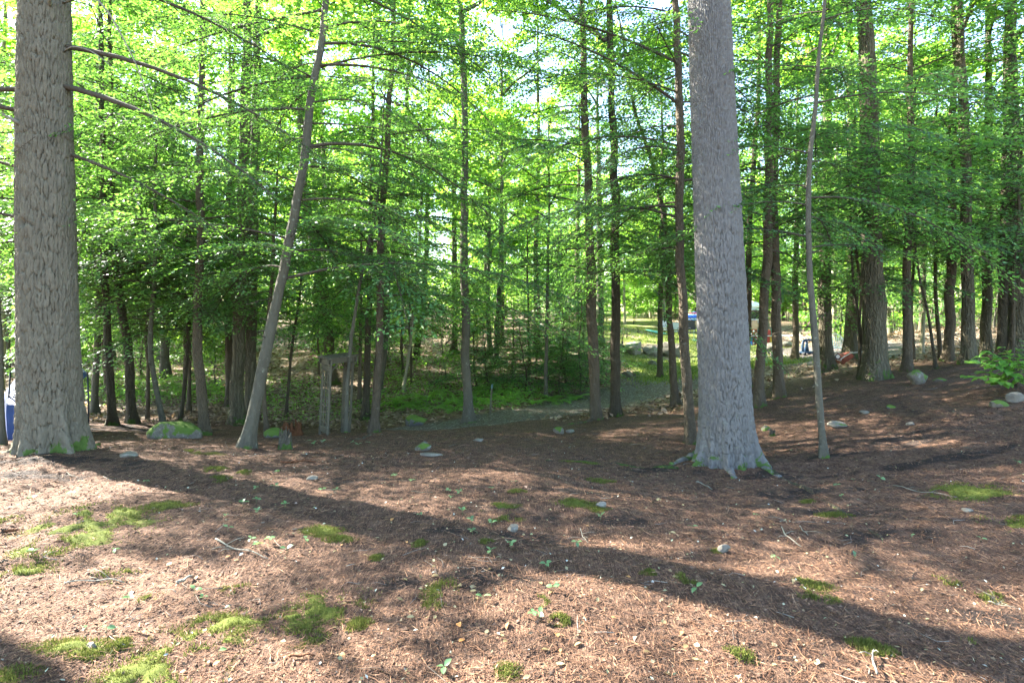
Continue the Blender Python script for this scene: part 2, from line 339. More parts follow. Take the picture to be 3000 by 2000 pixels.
# ------------------------------------------------------------------ the trees one can pick out, from their trunks
# (name, label, depth m, trunk width px, trunk polyline px from the foot up, bark, crown type, crown start m, tree height m, crown radius m, branches)
T = [
 ('pine_tree', 'massive grey furrowed pine trunk beside the blue tent, two knot holes and mossy foot', 6.5, 150, [(152, 1318), (146, 1100), (143, 800), (141, 400), (140, 0)], 'bark_pine', 'P', 6.6, 19, 3.6, 38),
 ('pine_tree', 'massive scaly grey pine trunk with mossy spreading roots, tallest in the open ground', 7.1, 148, [(2137, 1360), (2128, 1150), (2114, 800), (2100, 400), (2087, 0)], 'bark_pine_r', 'P', 8.0, 20, 3.2, 50),
 ('hemlock_tree', 'leaning pale grey hemlock with long bare limbs next to the small stump', 8.0, 33, [(722, 1312), (766, 1096), (806, 918), (846, 717), (891, 446), (913, 268), (936, 156), (949, 45)], 'bark_grey', 'H', 3.0, 10.5, 2.5, 36),
 ('hemlock_tree', 'straight dark knotty hemlock trunk just beside the massive scaly pine', 8.4, 29, [(2026, 1300), (2010, 1052), (1992, 784), (1987, 491), (1983, 223), (1972, 0)], 'bark_hem', 'H', 3.4, 14, 2.3, 46),
 ('young_tree', 'slim grey sapling standing alone on bare needles past the massive scaly pine', 7.8, 20, [(2413, 1340), (2388, 1007), (2370, 740), (2379, 402), (2411, 67)], 'bark_grey', 'H', 3.3, 8.5, 1.6, 26),
 ('hemlock_tree', 'slender dark hemlock by the tent pole, leftmost of a pair of dark trunks', 11.0, 22, [(330, 1246), (318, 950), (308, 650), (306, 300)], 'bark_dark', 'H', 3.0, 12, 2.4, 34),
 ('hemlock_tree', 'kinked dark hemlock, right one of a pair behind the massive furrowed pine', 11.4, 24, [(386, 1240), (372, 1020), (339, 851), (317, 650), (310, 350)], 'bark_dark', 'H', 3.2, 12, 2.5, 34),
 ('young_tree', 'thin grey sapling bending down to the mossy white boulder', 10.2, 15, [(482, 1256), (451, 1074), (462, 740), (468, 500)], 'bark_grey', 'H', 2.8, 8, 1.9, 26),
 ('young_tree', 'thin dark stem rising just behind the mossy white boulder', 12.2, 11, [(529, 1232), (551, 1007), (549, 830), (552, 600)], 'bark_dark', 'H', 2.4, 7.5, 1.7, 24),
 ('hemlock_tree', 'straight grey hemlock between the mossy white boulder and the double trunk', 10.2, 27, [(600, 1272), (576, 962), (585, 650), (580, 485), (582, 200)], 'bark_hem', 'H', 3.2, 12.5, 2.4, 28),
 ('cedar_tree', 'front trunk of the big shaggy double trunk behind the leaning hemlock', 12.8, 38, [(697, 1242), (700, 1000), (716, 700), (728, 350), (738, 0)], 'bark_maple', 'B', 7.5, 17, 3.2, 0),
 ('cedar_tree', 'rear trunk of the big shaggy double trunk behind the leaning hemlock', 13.4, 32, [(735, 1228), (737, 1000), (744, 700), (752, 350), (760, 0)], 'bark_maple', 'B', 8, 17, 3, 0),
 ('young_tree', 'short brown sapling tucked tight behind the leaning hemlock', 9.6, 14, [(785, 1272), (775, 1185), (782, 1000), (800, 820)], 'bark_hem', 'H', 3.0, 6.5, 1.3, 16),
 ('hemlock_tree', 'grey hemlock partly hidden beside the double trunk, nearer the boulder', 15.0, 20, [(672, 1190), (668, 900), (664, 650), (668, 300)], 'bark_hem', 'H', 2.8, 13, 2.6, 34),
 ('young_tree', 'thin dark stem, front one of two in the shade left of the arbor', 13.0, 9, [(838, 1220), (856, 1020), (882, 851), (894, 650)], 'bark_dark', 'H', 2.5, 7, 1.6, 22),
 ('oak_tree', 'broad furrowed trunk standing on the slope just behind the arbor', 18.0, 30, [(971, 1126), (958, 918), (918, 695), (895, 560), (884, 300)], 'bark_maple', 'B', 7, 17, 3.4, 0),
 ('beech_tree', 'pale trunk leaning left over the roof of the arbor', 20.0, 19, [(1047, 1068), (1007, 873), (980, 762), (962, 650), (950, 450)], 'bark_pale', 'B', 6.5, 15, 3.0, 0),
 ('hemlock_tree', 'straight grey-brown hemlock at the gravel edge to the right of the arbor', 11.6, 24, [(1096, 1273), (1110, 1007), (1114, 650), (1137, 312), (1145, 134)], 'bark_hem', 'H', 3.1, 13, 2.3, 28),
 ('hemlock_tree', 'dark hemlock trunk between the arbor and the gravel edge, set further back', 13.6, 20, [(1070, 1228), (1078, 962), (1082, 700), (1088, 400)], 'bark_dark', 'H', 3.0, 12, 2.0, 24),
 ('maple_tree', 'grey trunk leaning right, seen close behind the hemlock at the gravel edge', 16.0, 21, [(1106, 1150), (1123, 1052), (1141, 828), (1168, 672), (1185, 450)], 'bark_grey', 'B', 6, 14, 2.8, 0),
 ('young_tree', 'slim blue-grey stem growing right in front of the arbor', 11.3, 13, [(1012, 1272), (1020, 1052), (1047, 851), (1079, 695), (1096, 602), (1110, 450)], 'bark_grey', 'H', 3.6, 7.5, 1.6, 20),
 ('birch_tree', 'thin sunlit pale stem on the fern bank, leaning right', 17.0, 10, [(1181, 1147), (1208, 940), (1221, 797), (1230, 620)], 'bark_pale', 'B', 5, 9, 1.8, 0),
 ('maple_tree', 'dark stocky trunk on the fern bank behind the thin pale stem', 26.0, 17, [(1217, 1052), (1240, 880), (1250, 700), (1255, 400)], 'bark_dark', 'B', 6, 15, 3.2, 0),
 ('maple_tree', 'tall straight grey maple with flared foot where gravel meets ferns', 13.2, 26, [(1373, 1238), (1364, 962), (1362, 740), (1360, 491), (1355, 134), (1346, 0)], 'bark_grey', 'B', 7.5, 18, 3.2, 0),
 ('maple_tree', 'crooked mossy trunk on the leafy bank behind the straight grey maple', 27.0, 19, [(1328, 1032), (1334, 900), (1331, 740), (1335, 400)], 'bark_maple', 'B', 6, 15, 3.0, 0),
 ('beech_tree', 'sunlit grey trunk on the bank beside the young hemlock thicket', 22.0, 16, [(1452, 1074), (1460, 900), (1467, 760), (1470, 450)], 'bark_grey', 'B', 6, 14, 2.6, 0),
 ('young_tree', 'thin pale sapling in front of the dark hemlock thicket by the path', 15.8, 11, [(1599, 1166), (1604, 851), (1608, 650), (1606, 400)], 'bark_grey', 'B', 4.8, 9, 1.9, 0),
 ('hemlock_tree', 'brown sunlit trunk behind the hemlock thicket, left of the paired path trunks', 26.0, 15, [(1690, 985), (1690, 800), (1694, 600), (1698, 300)], 'bark_hem', 'H', 4.5, 14, 2.6, 30),
 ('hemlock_tree', 'reddish-brown straight trunk, left one of the pair beside the gravel path', 11.9, 31, [(1747, 1229), (1735, 962), (1729, 717), (1717, 424), (1708, 150)], 'bark_hem', 'H', 3.6, 14, 2.6, 42),
 ('maple_tree', 'grey trunk with a burl seen between the paired path trunks', 22.0, 21, [(1757, 1000), (1757, 873), (1755, 650), (1750, 350)], 'bark_grey', 'B', 6.5, 15, 3.0, 0),
 ('oak_tree', 'dark deeply furrowed trunk, right one of the pair beside the gravel path', 12.4, 28, [(1802, 1220), (1800, 962), (1800, 695), (1791, 357), (1784, 90)], 'bark_dark', 'B', 7, 17, 3.3, 0),
 ('hemlock_tree', 'thin brown trunk standing on the grass in front of the boulder row', 19.0, 16, [(1934, 1104), (1933, 930), (1936, 784), (1940, 550), (1936, 250)], 'bark_hem', 'H', 4.0, 12, 2.2, 32),
 ('hemlock_tree', 'slim grey trunk bound with a cord at the edge of the grass', 14.0, 21, [(1980, 1190), (1961, 918), (1952, 695), (1925, 536), (1853, 290)], 'bark_hem', 'H', 3.6, 10, 2.2, 32),
 ('hemlock_tree', 'brown trunk half hidden behind the right side of the massive scaly pine', 13.5, 20, [(2190, 1135), (2192, 900), (2197, 740), (2219, 402), (2230, 200)], 'bark_hem', 'H', 3.8, 13, 2.4, 32),
 ('hemlock_tree', 'brown hemlock right of the massive scaly pine, left one of two sister trunks', 10.4, 28, [(2219, 1190), (2237, 873), (2243, 695), (2243, 446), (2241, 179)], 'bark_hem', 'H', 3.6, 14, 2.4, 40),
 ('hemlock_tree', 'dark brown hemlock with mossy foot, right one of two sister trunks', 11.9, 28, [(2283, 1163), (2270, 873), (2263, 650), (2268, 312), (2272, 60)], 'bark_hem', 'H', 3.8, 14, 2.4, 38),
 ('hemlock_tree', 'brown trunk raised on bare pale stilt roots at the gravel edge', 17.0, 18, [(2330, 1050), (2330, 900), (2330, 784), (2334, 500), (2336, 200)], 'bark_hem', 'H', 3.8, 13, 2.4, 32),
 ('maple_tree', 'patchy sunlit maple trunk behind the lone sapling, beside the wheelbarrow', 13.8, 36, [(2424, 1086), (2417, 873), (2424, 695), (2426, 357), (2430, 80)], 'bark_maple', 'B', 6.5, 16, 3.2, 0),
 ('birch_tree', 'white sunlit trunk behind the plastic chair', 24.0, 13, [(2444, 1000), (2442, 800), (2446, 600), (2450, 300)], 'bark_pale', 'B', 6, 15, 2.6, 0),
 ('maple_tree', 'thick mossy maple trunk just behind the upturned wheelbarrow', 16.3, 34, [(2490, 1056), (2495, 900), (2495, 806), (2490, 500), (2486, 200)], 'bark_maple', 'B', 6.5, 16, 3.2, 0),
 ('young_tree', 'thin dark stem touching the broad mossy oak', 11.2, 9, [(2516, 1112), (2520, 962), (2508, 870), (2500, 720)], 'bark_dark', 'H', 3.6, 6.5, 1.2, 14),
 ('oak_tree', 'broad dark mossy oak trunk on the needle slope past the wheelbarrow', 11.7, 60, [(2562, 1112), (2562, 918), (2556, 695), (2553, 446), (2545, 223), (2536, 67)], 'bark_maple', 'B', 6.8, 17, 3.6, 0),
 ('hemlock_tree', 'straight slender hemlock above the lichen boulder on the slope', 12.3, 24, [(2660, 1088), (2665, 873), (2670, 695), (2683, 580), (2690, 250)], 'bark_hem', 'H', 3.2, 13, 2.6, 40),
 ('young_tree', 'thin dark stem leaning left out of the leaf litter, right of the slender hemlock', 12.2, 8, [(2743, 1080), (2714, 918), (2690, 837), (2670, 740)], 'bark_dark', 'H', 3.0, 6.0, 1.3, 16),
 ('young_tree', 'thin reddish stem behind the leaning dark stem on the right slope', 15.0, 11, [(2756, 1054), (2748, 950), (2741, 860), (2744, 650)], 'bark_hem', 'H', 3.4, 8, 1.6, 22),
 ('young_tree', 'thin pale stem in the sunny leaf litter beyond the slender hemlock', 18.0, 10, [(2701, 1035), (2703, 900), (2700, 780), (2704, 550)], 'bark_pale', 'H', 3.4, 8, 1.6, 20),
 ('hemlock_tree', 'reddish-brown hemlock trunk at the shrub end of the needle slope', 14.0, 25, [(2779, 1056), (2781, 873), (2783, 672), (2786, 400)], 'bark_hem', 'H', 3.5, 13, 2.5, 36),
 ('maple_tree', 'mossy maple trunk rising behind the sunlit leafy shrub, left of it', 13.0, 32, [(2839, 1064), (2835, 828), (2830, 580), (2821, 312), (2808, 45)], 'bark_maple', 'B', 6.5, 16, 3.2, 0),
 ('maple_tree', 'grey sun-dappled trunk seen over the top of the sunlit leafy shrub', 15.0, 27, [(2888, 1040), (2893, 740), (2900, 500), (2905, 200)], 'bark_maple', 'B', 6.5, 15, 3.0, 0),
 ('hemlock_tree', 'dark hemlock trunk directly above the sunlit leafy shrub', 12.8, 23, [(2935, 1044), (2938, 695), (2946, 536), (2955, 268), (2960, 45)], 'bark_dark', 'H', 3.3, 14, 2.6, 40),
 ('oak_tree', 'wide rough trunk cut by the right edge of the picture', 12.0, 48, [(2982, 1042), (2987, 784), (2990, 580), (2996, 250)], 'bark_maple', 'B', 6.5, 16, 3.4, 0),
 ('young_tree', 'thin grey trunk at the left picture edge in front of the tent', 7.6, 15, [(8, 1305), (4, 1100), (-2, 900), (-10, 600)], 'bark_grey', 'H', 3.4, 8, 1.5, 16),
 ('hemlock_tree', 'pale-sided trunk behind the tent pole, left of the dark pair', 14.0, 19, [(275, 1212), (287, 900), (290, 740), (286, 400)], 'bark_grey', 'H', 3.2, 12, 2.5, 32),
]

# ------------------------------------------------------------------ terrain: a smooth sheet through the ground points read off the photograph
CP = []   # x, y, z, weight
def cp(px, py, d, w=1.0):
    p = P(px, py, d); CP.append((p[0], p[1], p[2], w))
for px in (100, 900, 1700, 2500, 2950):
    cp(px, 2000, 2.5 + 0.10 * (px > 2000)); cp(px, 1650, 3.7 + 0.15 * (px > 2000))
for px, py, d in [(300, 1400, 5.5), (900, 1420, 5.4), (1500, 1420, 5.45), (450, 1325, 6.7), (60, 1330, 6.4), (850, 1325, 7.5), (1240, 1310, 7.7), (1650, 1310, 8.0), (1900, 1390, 6.6), (2500, 1450, 5.6),
                  (2950, 1450, 5.0), (2700, 1250, 7.4), (2950, 1190, 7.3), (2300, 1290, 8.2), (2450, 1245, 8.6), (2690, 1112, 11.0), (2900, 1120, 9.0), (2990, 1110, 9.0),
                  (510, 1285, 9.0), (1150, 1262, 9.6), (1350, 1245, 10.6), (1215, 1245, 11.4), (980, 1270, 11.9), (1600, 1205, 13.5), (1500, 1195, 13.6), (1880, 1165, 16.5), (1900, 1100, 20.5), (2020, 1100, 20.0),
                  (1850, 1072, 24.0), (1960, 1070, 24.0), (2040, 1020, 27), (600, 1185, 15), (850, 1170, 15.5), (450, 1130, 18), (1000, 1130, 18.2), (1000, 1050, 23), (800, 1060, 23), (500, 1060, 24), (200, 1060, 24),
                  (1150, 965, 32), (1350, 960, 32), (1100, 940, 38), (1400, 940, 38), (700, 985, 32), (300, 985, 32), (1600, 1010, 27), (1700, 975, 34), (2445, 1078, 15.7), (2250, 1075, 18), (2250, 1032, 27), (2300, 1022, 31),
                  (2150, 1060, 23), (2700, 1000, 19), (2850, 1000, 19), (2700, 965, 26), (2900, 965, 26), (2960, 1035, 13.5), (2500, 985, 26), (1750, 1180, 15.5), (1650, 1120, 19)]:
    cp(px, py, d)
for (nm, lb, d, w, pts, *_r) in T: cp(pts[0][0], pts[0][1] - 3, d, 0.6)
for x, y, z in [(-12, 2, 0.05), (-12, 8, -0.3), (12, 2, 0.4), (12, 7, 0.7), (0, -4, 0.05), (-14, -8, 0.1), (14, -8, 0.4), (0, -25, 0), (-40, -25, 0), (40, -25, 0.3), (0, 1, 0), (-3, 0.5, 0), (4, .5, 0.05),
                (-35, 25, -0.3), (35, 25, 0.8), (-60, 60, 0.6), (60, 60, 0.8), (0, 60, 0.5), (30, 45, .5), (-30, 45, 0.2), (-80, 0, 0), (80, 0, 0.5), (-40, 90, 1), (40, 90, 1), (0, 100, 1)]:
    CP.append((x, y, z, 0.5))
CP = np.array(CP)
def _U(r2): return 0.5 * r2 * np.log(r2 + 1e-9)
_c = CP[:, :2]
_K = _U(((_c[:, None] - _c[None]) ** 2).sum(-1)) + np.diag(2.2 / CP[:, 3] * (1 + 0.02 * CP[:, 1] ** 2))
_Pm = np.concatenate([np.ones((len(_c), 1)), _c], 1)
_A = np.block([[_K, _Pm], [_Pm.T, np.zeros((3, 3))]])
_w = np.linalg.solve(_A, np.concatenate([CP[:, 2], np.zeros(3)]))

# lawn terrace held by the boulder row: a step in the ground
LAWN_EDGE = np.array([P(1700, 0, 24.6)[:2], P(1810, 0, 25.0)[:2], P(1990, 0, 25.4)[:2], P(2050, 0, 27.5)[:2]])

def seg_dist(x, y, line):
    best = np.full(np.shape(x), 1e9)
    for a, b in zip(line[:-1], line[1:]):
        ab = b - a; t = np.clip(((x - a[0]) * ab[0] + (y - a[1]) * ab[1]) / (ab @ ab), 0, 1)
        best = np.minimum(best, np.hypot(x - a[0] - t * ab[0], y - a[1] - t * ab[1]))
    return best

def sstep(a, b, x):
    t = np.clip((np.asarray(x, float) - a) / (b - a), 0, 1); return t * t * (3 - 2 * t)

def H0(x, y):
    x = np.asarray(x, float); y = np.asarray(y, float); sh = x.shape
    xf, yf = x.reshape(-1), y.reshape(-1)
    out = np.empty(len(xf))
    for i in range(0, len(xf), 20000):
        q = np.stack([xf[i:i + 20000], yf[i:i + 20000]], 1)
        r2 = ((q[:, None] - _c[None]) ** 2).sum(-1)
        out[i:i + 20000] = _U(r2) @ _w[:-3] + _w[-3] + q @ _w[-2:]
    rr = np.hypot(xf, yf - 20)
    k = sstep(55, 95, rr)
    out = np.clip(out, -2.5, 2.5) * (1 - k) + 0.7 * k
    # terrace
    t = sstep(24.9, 25.5, yf - 0.06 * (xf - 6)) * sstep(2.6, 3.6, xf) * (1 - sstep(8.6, 10.4, xf)) * (1 - sstep(34, 46, yf))
    out = out + 0.42 * t
    return out.reshape(sh)

def relief(x, y):
    n = 0.075 * fbm(x * 0.9, y * 0.9, 3, 3) + 0.035 * fbm(x * 3.1, y * 3.1, 11, 3)
    near = np.exp(-((np.hypot(x, y)) / 14.0) ** 2)
    return n * (0.6 + 0.4 * near) + near * 0.010 * fbm(x * 14, y * 14, 21, 2)

def H(x, y): return H0(x, y) + relief(np.asarray(x, float), np.asarray(y, float))
def Hs(x, y): return float(H(np.array([x]), np.array([y]))[0])

def hit(px, py, dmax=120.0):
    """where the ground lies under a pixel of the photograph"""
    d = np.concatenate([np.linspace(1.5, 30, 1200), np.linspace(30, dmax, 600)])
    x = (px - CX) / FPX * d; z = CAMZ + (HY - py) / FPX * d
    g = H(x, d)
    i = np.argmax(z <= g)
    if z[i] > g[i]: i = len(d) - 1
    return np.array([x[i], d[i], g[i]])

# path of gravel and the mossy / grassy zones in plan
PATH = np.array([hit(1250, 1250)[:2], hit(1380, 1238)[:2], hit(1560, 1212)[:2], hit(1700, 1190)[:2], hit(1850, 1165)[:2], hit(1960, 1120)[:2], hit(2100, 1075)[:2], hit(2200, 1045)[:2], hit(2320, 1022)[:2]])
def zone_gravel(x, y):
    w = 0.75 + 0.09 * np.maximum(0, y - 9) + 0.5 * fbm(x * 0.8, y * 0.8, 51, 3)
    g = 1 - sstep(-0.35, 0.45, seg_dist(x, y, PATH) - w)
    c = P(2230, 0, 24)
    g2 = 1 - sstep(0.8, 1.15, np.hypot((x - c[0]) / 4.2, (y - c[1]) / 7.5) + 0.25 * fbm(x * .6, y * .6, 52, 3))
    return np.maximum(g, g2)
def zone_grass(x, y):
    a = sstep(17.2, 19, y) * sstep(3.4, 5.0, x - 0.05 * (y - 18)) * (1 - sstep(8.5, 10.5, x - 0.15 * (y - 18)))
    b = sstep(25, 26, y) * sstep(2.5, 4, x) * (1 - sstep(11, 14, x - .1 * (y - 25))) * (1 - sstep(44, 52, y))
    return np.clip(np.maximum(a, b) * (0.75 + 0.9 * fbm(x * 0.7, y * 0.7, 61, 4)), 0, 1)

def lines_grid(dense0, dense1, step, lo, hi, growth=1.045):
    mid = list(np.arange(dense0, dense1 + 1e-6, step))
    up = [mid[-1]]; s = step
    while up[-1] < hi: s *= growth; up.append(up[-1] + s)
    dn = [mid[0]]; s = step
    while dn[-1] > lo: s *= growth; dn.append(dn[-1] - s)
    return np.array(dn[::-1][:-1] + mid + up[1:])

gx = lines_grid(-6.0, 6.0, 0.05, -420, 420, 1.06)
gy = lines_grid(1.8, 9.5, 0.04, -60, 700, 1.05)
GX, GY = np.meshgrid(gx, gy)
GZ = H(GX, GY)
# the ground heaves up around the big trunks and along the surface roots
ROOTS = []   # filled below: (polyline xyz, radius0, radius1)
nx, ny = len(gx), len(gy)
def H(x, y):
    """height of the finished ground sheet"""
    x = np.asarray(x, float); y = np.asarray(y, float)
    i = np.clip(np.searchsorted(gx, x) - 1, 0, nx - 2); j = np.clip(np.searchsorted(gy, y) - 1, 0, ny - 2)
    fx = np.clip((x - gx[i]) / (gx[i + 1] - gx[i]), 0, 1); fy = np.clip((y - gy[j]) / (gy[j + 1] - gy[j]), 0, 1)
    return (GZ[j, i] * (1 - fx) + GZ[j, i + 1] * fx) * (1 - fy) + (GZ[j + 1, i] * (1 - fx) + GZ[j + 1, i + 1] * fx) * fy

def moss_zone(x, y):
    return fbm(x * 1.3, y * 1.3, 71, 4)

gm = NT("forest_floor")
gco = gm.coords()
a_gr, a_ls, a_lf = gm.attr("gravel"), gm.attr("grass"), gm.attr("leafy")
n1 = gm.noise(gco, 1.1, 5, 0.6); n2 = gm.noise(gco, 9.0, 5, 0.65)
n3 = gm.noise(gm.coords((1, 1, 1)), 85.0, 4, 0.7)
def strands(rot, sc, seed):
    c = gm.n("Mapping", {"Vector": gco, "Rotation": (0, 0, rot), "Location": (seed, seed * .7, 0), "Scale": (sc, sc * 0.06, sc)}).outputs[0]
    wz = gm.noise(gco, 5.0, 2, .5, "Color")
    cc = gm.n("VectorMath", {0: c, 1: gm.n("VectorMath", {0: wz, 3: 3.0}, operation='SCALE').outputs[0]}, operation='ADD')
    return gm.noise(cc.outputs[0], 1.0, 2, 0.5)
s1, s2, s3 = strands(0.3, 130, 1.0), strands(1.5, 120, 5.0), strands(2.5, 140, 9.0)
st = gm.math('MAXIMUM', gm.math('MAXIMUM', s1, s2), s3)
litter = gm.ramp(n2, [(0.25, (0.028, 0.015, 0.010)), (0.5, (0.090, 0.050, 0.032)), (0.8, (0.185, 0.112, 0.074))]).outputs[0]
litter = gm.mix(gm.ramp(st, [(0.58, (0, 0, 0)), (0.72, (0.85,) * 3)]).outputs[0], litter, (0.31, 0.18, 0.112))
litter = gm.mix(gm.ramp(n3, [(0.40, (0.85,) * 3), (0.52, (0, 0, 0))]).outputs[0], litter, (0.035, 0.023, 0.017))
soil = gm.ramp(n3, [(0.3, (0.010, 0.008, 0.007)), (0.7, (0.040, 0.031, 0.026))]).outputs[0]
litter = gm.mix(gm.ramp(gm.attr("soil"), [(0.35, (0, 0, 0)), (0.65, (0.92,) * 3)]).outputs[0], litter, soil)
leafc = gm.n("TexVoronoi", {"Vector": gm.coords((13, 13, 13)), "Scale": 1.0})
leaves = gm.ramp(gm.n("SeparateColor", {0: leafc.outputs["Color"]}).outputs[0], [(0.0, (0.055, 0.035, 0.022)), (0.4, (0.14, 0.095, 0.06)), (0.8, (0.27, 0.20, 0.14)), (1.0, (0.38, 0.31, 0.24))]).outputs[0]
base = gm.mix(a_lf, litter, leaves)
gv = gm.n("TexVoronoi", {"Vector": gm.coords((42, 42, 42)), "Scale": 1.0})
gravel = gm.ramp(gm.n("SeparateColor", {0: gv.outputs["Color"]}).outputs[0], [(0.0, (0.045, 0.039, 0.032)), (0.5, (0.125, 0.112, 0.095)), (0.92, (0.20, 0.185, 0.165)), (1.0, (0.42, 0.40, 0.37))]).outputs[0]
gravel = gm.mix(gm.ramp(n2, [(0.40, (0, 0, 0)), (0.60, (0.8,) * 3)]).outputs[0], gravel, (0.085, 0.054, 0.036))
base = gm.mix(gm.ramp(gm.math('ADD', a_gr, gm.math('MULTIPLY', gm.math('SUBTRACT', n2, 0.5), 0.5)), [(0.35, (0, 0, 0)), (0.65, (1, 1, 1))]).outputs[0], base, gravel)
lawnc = gm.ramp(n2, [(0.3, (0.07, 0.10, 0.022)), (0.55, (0.13, 0.15, 0.04)), (0.8, (0.22, 0.19, 0.09))]).outputs[0]
base = gm.mix(gm.ramp(gm.math('ADD', a_ls, gm.math('MULTIPLY', gm.math('SUBTRACT', n2, 0.5), 0.6)), [(0.35, (0, 0, 0)), (0.7, (0.95,) * 3)]).outputs[0], base, lawnc)
hh = gm.math('ADD', gm.math('MULTIPLY', st, 0.6), gm.math('MULTIPLY', n3, 0.9))
nr = gm.bump(hh, 0.9, 0.02)
nr = gm.bump(leafc.outputs["Distance"], gm.math('MULTIPLY', a_lf, 0.8), 0.03, nr)
M['ground'] = gm.surf(gm.pbr(base, 0.92, nr, 0.12))
# ------------------------------------------------------------------ ground sheet
def soil_mask(x, y):
    m = 0.5 * fbm(x * 1.7, y * 1.7, 31, 4) + 0.3 * fbm(x * 6, y * 6, 33, 3)
    for px, py, rx, ry in SOIL:
        m = np.maximum(m, 1.0 - 0.55 * np.hypot((x - SOILP[(px, py)][0]) / rx, (y - SOILP[(px, py)][1]) / ry) - 0.15 + 0.9 * fbm(x * 4, y * 6, 35, 4))
    return np.clip(m + 0.12, 0, 1)
SOIL = [(2260, 1392, .35, .16), (2350, 1440, .45, .16), (2450, 1500, .4, .15), (2570, 1570, .35, .13), (2550, 1305, .5, .15), (2720, 1290, .5, .12), (2660, 1362, .6, .13), (2830, 1335, .5, .13), (1050, 1410, .5, .16),
        (1400, 1690, .4, .14), (1640, 1590, .3, .12), (1700, 1440, .5, .1), (150, 1345, .9, .22), (60, 1392, .6, .14), (1930, 1375, .5, .15), (1380, 1560, .3, .1), (2900, 1810, .3, .1), (350, 1350, .6, .1), (420, 1258, 1.3, .7), (1740, 1520, .4, .1), (760, 1330, .5, .14), (2480, 1330, .35, .12)]
SOILP = {(a, b): hit(a, b) for a, b, _, _ in SOIL}
gxf, gyf = GX.reshape(-1), GY.reshape(-1)
near = (np.hypot(gxf, gyf) < 40)
a_soil = np.zeros(len(gxf)); a_soil[near] = soil_mask(gxf[near], gyf[near])
a_leafy = sstep(11.5, 15, gyf + 1.2 * fbm(gxf * .6, gyf * .6, 41, 3)) * np.where(gxf > 5.5, sstep(12.5, 15, gyf), 1.0)
i0 = (np.arange(ny - 1)[:, None] * nx + np.arange(nx - 1)[None, :]).reshape(-1)
gq = np.stack([i0, i0 + 1, i0 + 1 + nx, i0 + nx], 1)
gme = mesh_new("ground", np.stack([gxf, gyf, GZ.reshape(-1)], 1), [gq], [M['ground']], None, True,
               {"gravel": zone_gravel(gxf, gyf), "grass": zone_grass(gxf, gyf), "soil": a_soil, "leafy": a_leafy})
ground = link("ground", gme)
tag(ground, "brown needle covered forest floor running down to a gravel path", kind="structure")

# ------------------------------------------------------------------ foliage makers
UP = np.array([0, 0, 1.0])
def unit(v): return v / (np.linalg.norm(v, axis=-1, keepdims=True) + 1e-9)

